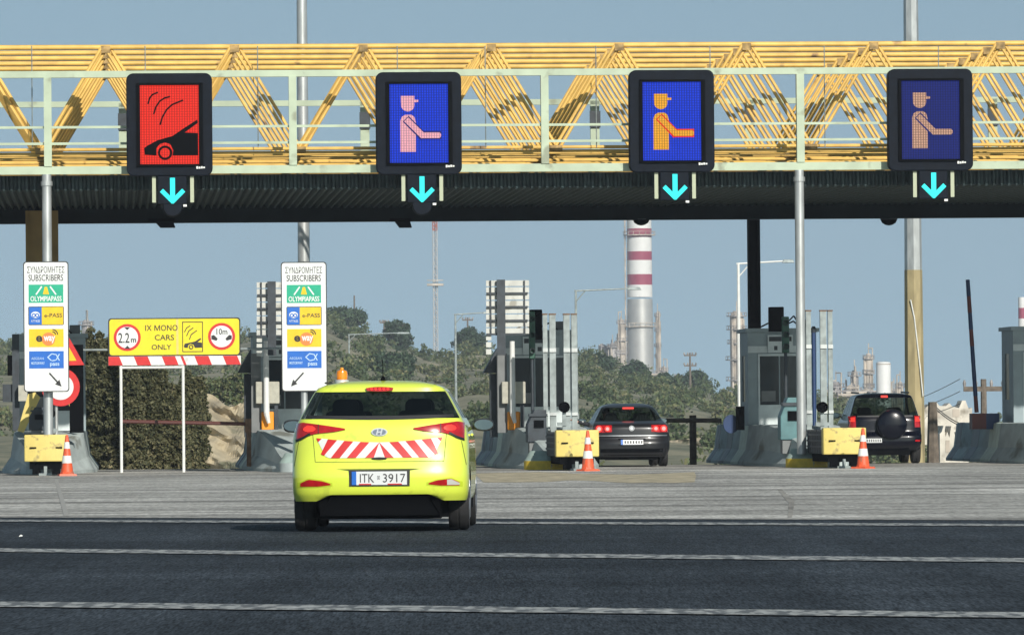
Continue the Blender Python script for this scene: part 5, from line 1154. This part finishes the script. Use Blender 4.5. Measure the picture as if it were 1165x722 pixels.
# ---- lime hatchback
yc = thing('patrol_car', 'lime yellow hatchback with red and white chevrons and an amber roof beacon', 'car', (0, 0, 0))
gx, gy, _ = G(432.3, 603.5); gy = HCAM * F / (deroll(432, 603.5)[1] - Y0); gx = (deroll(432.3, 520)[0] - 582.5) / F * gy
yc.location = (gx, gy - .35, 0); yc.rotation_euler = (0, 0, R(-1.1)); yc.scale = (1.025, 1, 1)
sp = dict(rows=[(.305, .845, .09, 3.95), (.36, .862, .035, 4.0), (.45, .868, .01, 4.03), (.56, .870, .0, 4.03), (.64, .868, .02, 4.0), (.74, .868, .055, 3.95), (.85, .868, .075, 3.82), (.95, .862, .085, 3.6), (1.02, .848, .10, 3.3), (1.09, .82, .125, 3.05), (1.13, .80, .15, 2.95), (1.22, .752, .20, 2.74), (1.32, .70, .26, 2.48), (1.40, .655, .31, 2.25), (1.44, .62, .30, 2.1), (1.47, .575, .31, 1.95), (1.49, .50, .36, 1.8), (1.505, .36, .50, 1.6), (1.512, .2, .7, 1.4)],
          n=3.4, a=.42, axle=(.74, 3.31), arch=.345, tyre=.315, tw=.858, len=4.03, glz=(1.13, 1.405), rgl=14, pillars=((.0, .06), (.42, .47), (.92, 1.0)), paint=M['lime'], cab=(.3, 2.9), seats=(.75, 1.75), mirror=(2.45, 1.06), mirm=M['plastic'], notch=.065, hr=.2, ub=.205)
C = make_car(sp, yc); P = C['patch']; bo = C['body']
# window surround, chevrons
P('window_surround', ((-.72, 1.155), (.72, 1.155), (.73, 1.12), (-.73, 1.12)), M['plastic'], .004, nx=24, nz=2, top=lambda x: 1.158 - .0 + .012 * (abs(x) / .7) ** 2, bot=lambda x: 1.118 + .02 * (abs(x) / .7) ** 2)
top = lambda x: .892 + .048 * min(1, (abs(x) / .60)) ** 1.6
bot = lambda x: .738 + (0 if abs(x) < .5 else (abs(x) - .5) * .55)
cb = P('chevron_panel', ((-.62, .94), (.62, .94), (.53, .74), (-.53, .74)), M['signw'], .006, nx=24, nz=3, top=top, bot=bot)
for sg in (-1, 1):
    for a, b_ in ((.097, .185), (.255, .343), (.413, .505)):
        o_ = [(sg * a, top(a)), (sg * b_, top(b_)), (sg * min(b_ + .135, .575), bot(min(b_ + .135, .575))), (sg * min(a + .135, .545), bot(min(a + .135, .545)))]
        if sg < 0: o_ = [o_[1], o_[0], o_[3], o_[2]]
        P('red_stripe', o_, M['chev'] if 'chev' in M else M['signr'], .009, cb, nx=3, nz=6)
    o_ = [(0.0, .80), (0.0, .892), (sg * .135, .738), (sg * .06, .738)]
    o_ = [(0, .892), (sg * .001, .892), (sg * .14, .738), (sg * .055, .738)] if sg > 0 else [(sg * .001, .892), (0, .892), (sg * .055, .738), (sg * .14, .738)]
    P('red_stripe', o_, M['signr'], .010, cb, nx=3, nz=6)
    o_ = [(sg * .565, top(.565)), (sg * .618, top(.618)), (sg * .606, .905), (sg * .600, .90)]
    if sg < 0: o_ = [o_[1], o_[0], o_[3], o_[2]]
    P('red_stripe', o_, M['signr'], .009, cb, nx=3, nz=6)
    # tail lamps
    lx = lambda v: sg * v
    L_ = [(.335, 1.035), (.80, 1.095), (.838, 1.0), (.335, 1.018)]
    tp = lambda x: float(np.interp(abs(x), (.335, .5, .66, .76, .83), (1.034, 1.062, 1.085, 1.098, 1.085)))
    bt = lambda x: float(np.interp(abs(x), (.335, .45, .62, .70, .76, .83), (1.022, 1.0, .985, .965, .93, .905)))
    tl = P('tail_light', ((lx(.335) if sg > 0 else -.83, 0), (lx(.83) if sg > 0 else -.335, 0), (lx(.83) if sg > 0 else -.335, 0), (lx(.335) if sg > 0 else -.83, 0)), M['lred'], .016, nx=20, nz=5, top=tp, bot=bt)
    tp2 = lambda x: float(np.interp(abs(x), (.625, .655, .705, .74, .755), (1.036, 1.06, 1.066, 1.05, 1.03))); bt2 = lambda x: float(np.interp(abs(x), (.625, .655, .705, .74, .755), (1.028, 1.006, 1.002, 1.012, 1.024)))
    P('brake_bulb', ((.63 * sg if sg > 0 else -.75, 0), (.75 if sg > 0 else -.63, 0), (.75 if sg > 0 else -.63, 0), (.63 if sg > 0 else -.75, 0)), M['lhot'], .021, tl, nx=8, nz=4, top=tp2, bot=bt2)
    P('lamp_divider', ((sg * .60 - .004, 1.078), (sg * .60 + .004, 1.078), (sg * .60 + .004, .985), (sg * .60 - .004, .985)), M['plastic'], .018, tl, nx=1, nz=4)
    tb = lambda x: float(np.interp(abs(x), (.68, .74, .78, .83), (.975, .945, .925, .905))); 
    P('lamp_base', ((.68 * sg if sg > 0 else -.83, 0), (.83 if sg > 0 else -.68, 0), (.83 if sg > 0 else -.68, 0), (.68 if sg > 0 else -.83, 0)), M['plastic'], .018, tl, nx=8, nz=2, top=lambda x: bt(x) + .022, bot=lambda x: bt(x) - .002)
    # reflectors in the bumper
    tr1 = lambda x: float(np.interp(abs(x), (.47, .56, .70, .79), (.478, .508, .525, .482))); br1 = lambda x: float(np.interp(abs(x), (.47, .60, .79), (.47, .455, .455)))
    P('bumper_recess_shade', ((.46 if sg > 0 else -.81, 0), (.81 if sg > 0 else -.46, 0), (.81 if sg > 0 else -.46, 0), (.46 if sg > 0 else -.81, 0)), M['limed'], .003, nx=10, nz=3, top=lambda x: tr1(x) + .012, bot=lambda x: br1(x) - .012)  # surface patch, recess shade painted as a darker lime
    P('reflector', ((.48 if sg > 0 else -.78, 0), (.78 if sg > 0 else -.48, 0), (.78 if sg > 0 else -.48, 0), (.48 if sg > 0 else -.78, 0)), M['lred'], .008, nx=10, nz=3, top=tr1, bot=br1)
    if sg > 0: P('reverse_lamp', ((.66, 0), (.78, 0), (.78, 0), (.66, 0)), M['lclear'], .010, nx=6, nz=3, top=lambda x: tr1(x) - .006, bot=lambda x: br1(x) + .006)
    # shut lines
    P('shut_line', ((sg * .655 - .003, .975), (sg * .655 + .003, .975), (sg * .63 + .003, .70), (sg * .63 - .003, .70)), M['limes'], .0015, nx=1, nz=8)
    P('shut_line', ((sg * .80 - .003, .90), (sg * .80 + .003, .90), (sg * .845 + .003, .66), (sg * .845 - .003, .66)), M['limes'], .0015, nx=1, nz=6)
P('shut_line', ((-.63, .702), (.63, .702), (.63, .696), (-.63, .696)), M['limes'], .0015, nx=20, nz=1)
P('plate_recess_shade', ((-.42, .632), (.42, .632), (.32, .60), (-.32, .60)), M['limes'], .002, nx=14, nz=1, top=lambda x: .628, bot=lambda x: .612 if abs(x) > .3 else .606)  # dark strip paints the shade of the fold above the plate
rc = P('plate_holder', ((-.30, .615), (.30, .615), (.295, .455), (-.295, .455)), M['plastic'], .010, nx=6, nz=1)
def flat(name, x0, x1, z0, z1, m, off, parent, th=.004):
    yy = min(C['yr'](0, z0), C['yr'](0, z1)) - off; return MB().box(x0, x1, yy - th, yy, z0, z1).build(name, m, parent)
pl = flat('number_plate', -.27, .27, .468, .602, M['plate'], .012, yc)
yp = min(C['yr'](0, .468), C['yr'](0, .602)) - .012 - .004
MB().box(-.27, -.225, yp - .002, yp - .0002, .468, .602).build('country_strip', M['signb'], pl)
MB().text('ITK', -.19, -.05, .492, .578, yp - .003, bold=.0).text('3917', .035, .255, .492, .578, yp - .003).text('oo', -.02, .005, .52, .56, yp - .003).build('lettering', M['ink'], pl)
m = MB(); m.box(-.2, -.08, yp - .0015, yp - .0003, .469, .480).box(.08, .22, yp - .0015, yp - .0003, .469, .480); m.build('dealer_strip', M['signr'], pl)
m = MB(); m.disc(0, .995, .079, C['yr'](0, .995) - .018, C['yr'](0, .995), rz=.041); em = m.build('emblem', M['chrome'], yc, smooth=False)
ye = C['yr'](0, .995) - .019
MB().disc(0, .995, .066, ye - .001, ye + .0005, rz=.031).build('emblem_field', M['signb2'] if 'signb2' in M else mat('emblem shade', (.30, .34, .42), .3, .6), em)
m = MB(); m.stroke([(-.026, .970), (-.014, 1.02)], .014, ye - .006, ye - .001); m.stroke([(.014, .970), (.026, 1.02)], .014, ye - .006, ye - .001); m.stroke([(-.02, .992), (.02, .998)], .012, ye - .007, ye - .0011); m.build('emblem_letter', M['chrome'], em)
MB().disc(0, .733, .075, C['yr'](0, .73) - .02, C['yr'](0, .73), rz=.012).build('tailgate_handle', M['plastic'], yc)
hb = P('high_brake_light', ((-.135, 1.447), (.135, 1.447), (.125, 1.40), (-.125, 1.40)), M['lred'], .035, nx=8, nz=3, top=lambda x: 1.449 - .6 * x * x, bot=lambda x: 1.403 + .5 * x * x)
for k in range(5): MB().disc(-.08 + k * .04, 1.428, .013, C['yr'](0, 1.42) - .046, C['yr'](0, 1.42) - .030, n=10).build('brake_bulb', M['lhot'], hb)
# diffuser
P('diffuser', ((-.47, .365), (.47, .365), (.59, .16), (-.59, .16)), M['blackm'], -.035, nx=14, nz=3)
MB().box(-.60, .60, .26, .34, .13, .42).build('diffuser_core', M['blackm'], yc)
# roof: joint strips, antenna, beacon
for sg in (-1, 1): MB().tube((sg * .54, .42, 1.492), (sg * .545, 1.9, 1.497), .011, n=5).build('roof_strip', M['plastic'], yc)
MB().lathe((.02, .62, 0), [(.03, 1.50), (.018, 1.54), (.008, 1.56)], 10).tube((.02, .62, 1.55), (.02, .50, 1.72), .004, n=5).build('antenna', M['blackm'], yc)
bc = MB().lathe((-.42, 1.35, 0), [(.07, 1.49), (.07, 1.525), (.05, 1.535)], 16).build('beacon_base', M['chrome'], yc, smooth=True)
MB().lathe((-.42, 1.35, 0), [(.055, 1.535), (.058, 1.59), (.05, 1.62), (.02, 1.635)], 18).build('beacon_dome', M['amber'], yc, smooth=True); MB().lathe((-.42, 1.35, 0), [(.02, 1.63), (.015, 1.655)], 8).build('beacon_cap', M['orange'], yc)
for sg in (-1, 1): MB().tube((sg * .875, 1.35, .96), (sg * .875, 1.55, .96), .014, n=6).build('door_handle', M['lime'], yc)

# ---- dark grey saloon
d = 143.0; sx = (deroll(719, 500)[0] - 582.5) / F * d
t = thing('saloon_car', 'dark grey saloon stopped at the booth with its brake lights on', 'car', (sx, d, 0), AY * .9)
sp = dict(rows=[(.23, .83, .10, 4.66), (.30, .87, .03, 4.73), (.42, .905, .0, 4.76), (.56, .912, .0, 4.77), (.66, .912, .05, 4.72), (.78, .910, .06, 4.5), (.90, .895, .07, 4.2), (.97, .87, .10, 3.9), (1.0, .85, .16, 3.7), (1.03, .83, .34, 3.6), (1.06, .80, .50, 3.5), (1.16, .745, .68, 3.3), (1.28, .68, .92, 3.0), (1.38, .62, 1.15, 2.7), (1.43, .56, 1.3, 2.5), (1.46, .46, 1.5, 2.35), (1.475, .3, 1.7, 2.2)],
          n=3.2, a=.5, axle=(1.05, 3.76), arch=.36, tyre=.32, tw=.90, len=4.77, glz=(1.05, 1.38), rgl=14, pillars=((.0, .04), (.45, .5), (.95, 1.0)), paint=M['chargrey'], cab=(.6, 3.3), seats=(1.5, 2.5), mirror=(3.0, 1.06), mirm=M['chargrey'], hr=.2)
C2 = make_car(sp, t); P = C2['patch']
for sg in (-1, 1):
    q = lambda a, b_: ((a if sg > 0 else -b_), (b_ if sg > 0 else -a))
    a, b_ = q(.46, .86); tl = P('tail_light', ((a, .965), (b_, .965), (b_, .80), (a, .80)), M['lred'], .012, nx=10, nz=4, top=lambda x: .965 + .01 * abs(x), bot=lambda x: .80 + .04 * max(0, .6 - abs(x)) * 2)
    for cx_, rr in ((.565, .065), (.755, .075)):
        yy = C2['yr'](cx_, .89); MB().ring(sg * cx_, .885, rr, rr * .55, yy - .055, yy - .01, n=18).build('lamp_ring', M['lhot'], tl); MB().disc(sg * cx_, .885, rr * .6, yy - .058, yy - .01, n=16).build('lamp_core', M['lhot2'], tl)
pl = P('number_plate', ((-.26, .63), (.26, .63), (.26, .515), (-.26, .515)), M['plate'], .02, nx=6, nz=1); P('country_strip', ((-.26, .63), (-.21, .63), (-.21, .515), (-.26, .515)), M['signb'], .024, pl, nx=1, nz=1)
yq = C2['yr'](0, .57) - .026; MB().text('YZN 8124'[:0] or 'IIIIIII', -.17, .24, .54, .605, yq).build('lettering', M['ink'], pl)
m = MB(); yq = C2['yr'](0, .90) - .02; m.disc(0, .895, .062, yq, yq + .02); em = m.build('emblem', M['chrome'], t); MB().ring(0, .895, .05, .04, yq - .004, yq - .0005).build('emblem_ring', M['dark'], em)
P('chrome_strip', ((-.84, .735), (.84, .735), (.84, .70), (-.84, .70)), M['rim'], .006, nx=20, nz=1, bot=lambda x: .715)
P('shut_line', ((-.84, .70), (.84, .70), (.84, .69), (-.84, .69)), M['blackm'], .003, nx=20, nz=1)
P('lower_valance', ((-.80, .42), (.80, .42), (.78, .26), (-.78, .26)), M['blackm'], .003, nx=20, nz=2)
P('plate_recess_shade', ((-.32, .66), (.32, .66), (.32, .49), (-.32, .49)), M['blackm'], .004, nx=8, nz=1)  # black surface patch paints the recess shade around the plate
yq = C2['yr'](0, 1.36); MB().box(-.13, .13, yq - .02, yq + .02, 1.34, 1.385).build('high_brake_light', M['lhot'], t)
saloon = t
# ---- dark off roader
d = 146.0; sx = (deroll(1008, 500)[0] - 582.5) / F * d
t = thing('off_roader', 'dark navy off roader with a covered spare wheel on its tailgate', 'car', (sx, d, 0), AY * .7)
sp = dict(rows=[(.32, .80, .18, 3.95), (.40, .85, .05, 4.02), (.50, .875, .0, 4.05), (.66, .88, .01, 4.05), (.74, .875, .09, 4.0), (.9, .87, .11, 3.8), (1.0, .865, .12, 3.55), (1.06, .85, .13, 3.2), (1.10, .83, .15, 3.05), (1.3, .77, .21, 2.8), (1.5, .71, .30, 2.45), (1.6, .67, .34, 2.25), (1.64, .62, .36, 2.1), (1.665, .5, .45, 2.0), (1.675, .3, .6, 1.9)],
          n=4.5, a=.4, axle=(.72, 3.22), arch=.40, tyre=.345, tw=.87, len=4.05, glz=(1.12, 1.56), rgl=13, pillars=((.0, .05), (.28, .33), (.55, .60), (.95, 1.0)), paint=M['navy'], cab=(.4, 2.9), seats=(1.2, 1.9), mirror=(2.6, 1.16), mirm=M['plastic'], hr=.22, ub=.28)
C3 = make_car(sp, t); P = C3['patch']
for sg in (-1, 1):
    a, b_ = (.70, .862) if sg > 0 else (-.862, -.70)
    tl = P('tail_light', ((a, 1.13), (b_, 1.13), (b_, .86), (a, .86)), M['lred'], .015, nx=5, nz=5, bot=lambda x: .86); P('brake_bulb', ((a + .02, 1.10), (b_ - .02, 1.10), (b_ - .02, 1.0), (a + .02, 1.0)), M['lhot'], .02, tl, nx=3, nz=3)
    P('bumper_reflector', ((a, .56), (b_, .56), (b_, .52), (a, .52)), M['lred'], .01, nx=3, nz=1)
    MB().tube((sg * .60, .5, 1.68), (sg * .60, 2.1, 1.70), .022, n=6).build('roof_rail', M['dark'], t)
yq = C3['yr'](.12, .95)
sw = MB().lathe((.14, yq - .26, .93), [(.05, -.02), (.25, -.012), (.33, .03), (.355, .09), (.355, .20), (.31, .25), (.1, .26)], 32, axis='y').build('spare_wheel_cover', M['navy'], t, smooth=True)
MB().ring(.14, .93, .362, .352, yq - .14, yq - .12).build('cover_seam', M['plastic'], sw)
pl = P('number_plate', ((-.52, .60), (-.10, .60), (-.10, .50), (-.52, .50)), M['plate'], .02, nx=5, nz=1); MB().text('IIIIIII', -.46, -.13, .52, .58, C3['yr'](0, .55) - .027).build('lettering', M['ink'], pl)
yq = C3['yr'](0, 1.58); MB().box(-.08, .08, yq - .03, yq + .02, 1.57, 1.62).build('high_brake_light', M['lhot'], t)
P('window_gasket', ((-.66, 1.145), (.66, 1.145), (.67, 1.11), (-.67, 1.11)), M['plastic'], .005, nx=10, nz=1)
MB().tube((-.1, .18, 1.15), (.35, .22, 1.20), .012, n=5).build('rear_wiper', M['blackm'], t)

# ---- driver of the saloon reaching out of the window
def person():
    s = saloon.location; ang = saloon.rotation_euler.z; W_ = lambda x, y, z: (s.x + x * math.cos(ang) - y * math.sin(ang), s.y + x * math.sin(ang) + y * math.cos(ang), z)
    root = thing('person', 'driver in a dark jacket reaching a bare hand out of the saloon window', 'person', W_(-.40, 2.35, .45), ang); OFF[root.name] = (-.40, 2.35, .45)
    J = [((-.40, 2.35, .55), .16), ((-.40, 2.34, .80), .155), ((-.42, 2.33, .98), .16), ((-.42, 2.34, 1.08), .07), ((-.43, 2.36, 1.15), .075), ((-.43, 2.36, 1.25), .095), ((-.43, 2.37, 1.32), .07),
         ((-.60, 2.33, 1.02), .075), ((-.86, 2.32, .98), .055), ((-1.12, 2.38, 1.06), .042), ((-1.17, 2.40, 1.08), .028), ((-.22, 2.35, 1.0), .07), ((-.18, 2.6, .85), .05), ((-.28, 2.8, .92), .04)]
    E = [(0, 1), (1, 2), (2, 3), (3, 4), (4, 5), (5, 6), (2, 7), (7, 8), (8, 9), (9, 10), (2, 11), (11, 12), (12, 13)]
    k = 14
    palm = (-1.20, 2.41, 1.09); J.append((palm, .030)); E.append((10, 14))
    for q in range(4):
        f = [(-1.24 - .0, 2.385 + q * .018, 1.105 - q * .006), (-1.28, 2.38 + q * .019, 1.115 - q * .01), (-1.31, 2.38 + q * .019, 1.10 - q * .012)]
        b_ = len(J); J += [(f[0], .010), (f[1], .009), (f[2], .008)]; E += [(14, b_), (b_, b_ + 1), (b_ + 1, b_ + 2)]
    b_ = len(J); J += [((-1.20, 2.375, 1.125), .011), ((-1.235, 2.36, 1.145), .009)]; E += [(14, b_), (b_, b_ + 1)]
    me = bpy.data.meshes.new('body'); me.from_pydata([(j[0][0] + .40, j[0][1] - 2.35, j[0][2] - .45) for j in J], E, []); me.update()
    o = bpy.data.objects.new('body', me); col.objects.link(o); me.skin_vertices.new(name='') if hasattr(me.skin_vertices, 'new') and not me.skin_vertices else None
    m_ = o.modifiers.new('skin', 'SKIN')
    if not me.skin_vertices: 
        import bmesh; bm = bmesh.new(); bm.from_mesh(me); bm.verts.layers.skin.verify(); bm.to_mesh(me); bm.free()
    for i, j in enumerate(J): me.skin_vertices[0].data[i].radius = (j[1], j[1])
    me.skin_vertices[0].data[0].use_root = True
    o.modifiers.new('sub', 'SUBSURF').levels = 1; o.modifiers['sub'].render_levels = 1
    dg = bpy.context.evaluated_depsgraph_get(); dg.update(); me2 = bpy.data.meshes.new_from_object(o.evaluated_get(dg)); bpy.data.objects.remove(o)
    me2.name = 'body'; me2.materials.clear(); me2.materials.append(M['sleeve']); me2.materials.append(M['skin'])
    for p in me2.polygons:
        c = p.center; p.material_index = 1 if (c.x < -.70 or c.z > .64 and abs(c.x) < .15) else 0; p.use_smooth = True
    o = bpy.data.objects.new('body', me2); col.objects.link(o); o.parent = root
    MB().lathe((-.43 , 2.35, 1.25), [(.09, .0), (.105, .05), (.09, .10), (.04, .13)], 14).build('hair', M['ink'], root, smooth=True)
    MB().lathe((-.98 , 2.36, 1.02), [(.05, -.02), (.056, 0), (.05, .02)], 10, axis='x', cap=False).build('cuff', M['white'], root)
person()

# scrap of paper on the asphalt
gx, gy, _ = G(24, 610); mb = MB(); vs = [(gx + a, gy + b_, c_) for a, b_, c_ in ((-.02, -.02, 0.002), (.015, -.015, .004), (.02, .01, 0.012), (-.01, .02, .002), (0, 0, .022))]
t = mb.add(vs, [(0, 1, 4), (1, 2, 4), (2, 3, 4), (3, 0, 4), (0, 3, 2, 1)]).build('paper_scrap', M['white']); tag(t, 'tiny crumpled white scrap lying on the asphalt at the lower left', 'litter')
# ================================================================== AIR
hm_ = bpy.data.materials.new('haze'); hm_.use_nodes = True; n = hm_.node_tree; n.nodes.clear()
pv = n.nodes.new('ShaderNodeVolumePrincipled'); pv.inputs['Color'].default_value = (0.80, 0.88, 1.0, 1); pv.inputs['Density'].default_value = HAZE; pv.inputs['Anisotropy'].default_value = 0.0
o_ = n.nodes.new('ShaderNodeOutputMaterial'); n.links.new(pv.outputs[0], o_.inputs['Volume'])
hb = MB().box(-700, 700, -80, 2450, -11.5, 78).build('haze', hm_); tag(hb, 'thin blue haze in the air over the refinery and hills', 'haze', kind='stuff')
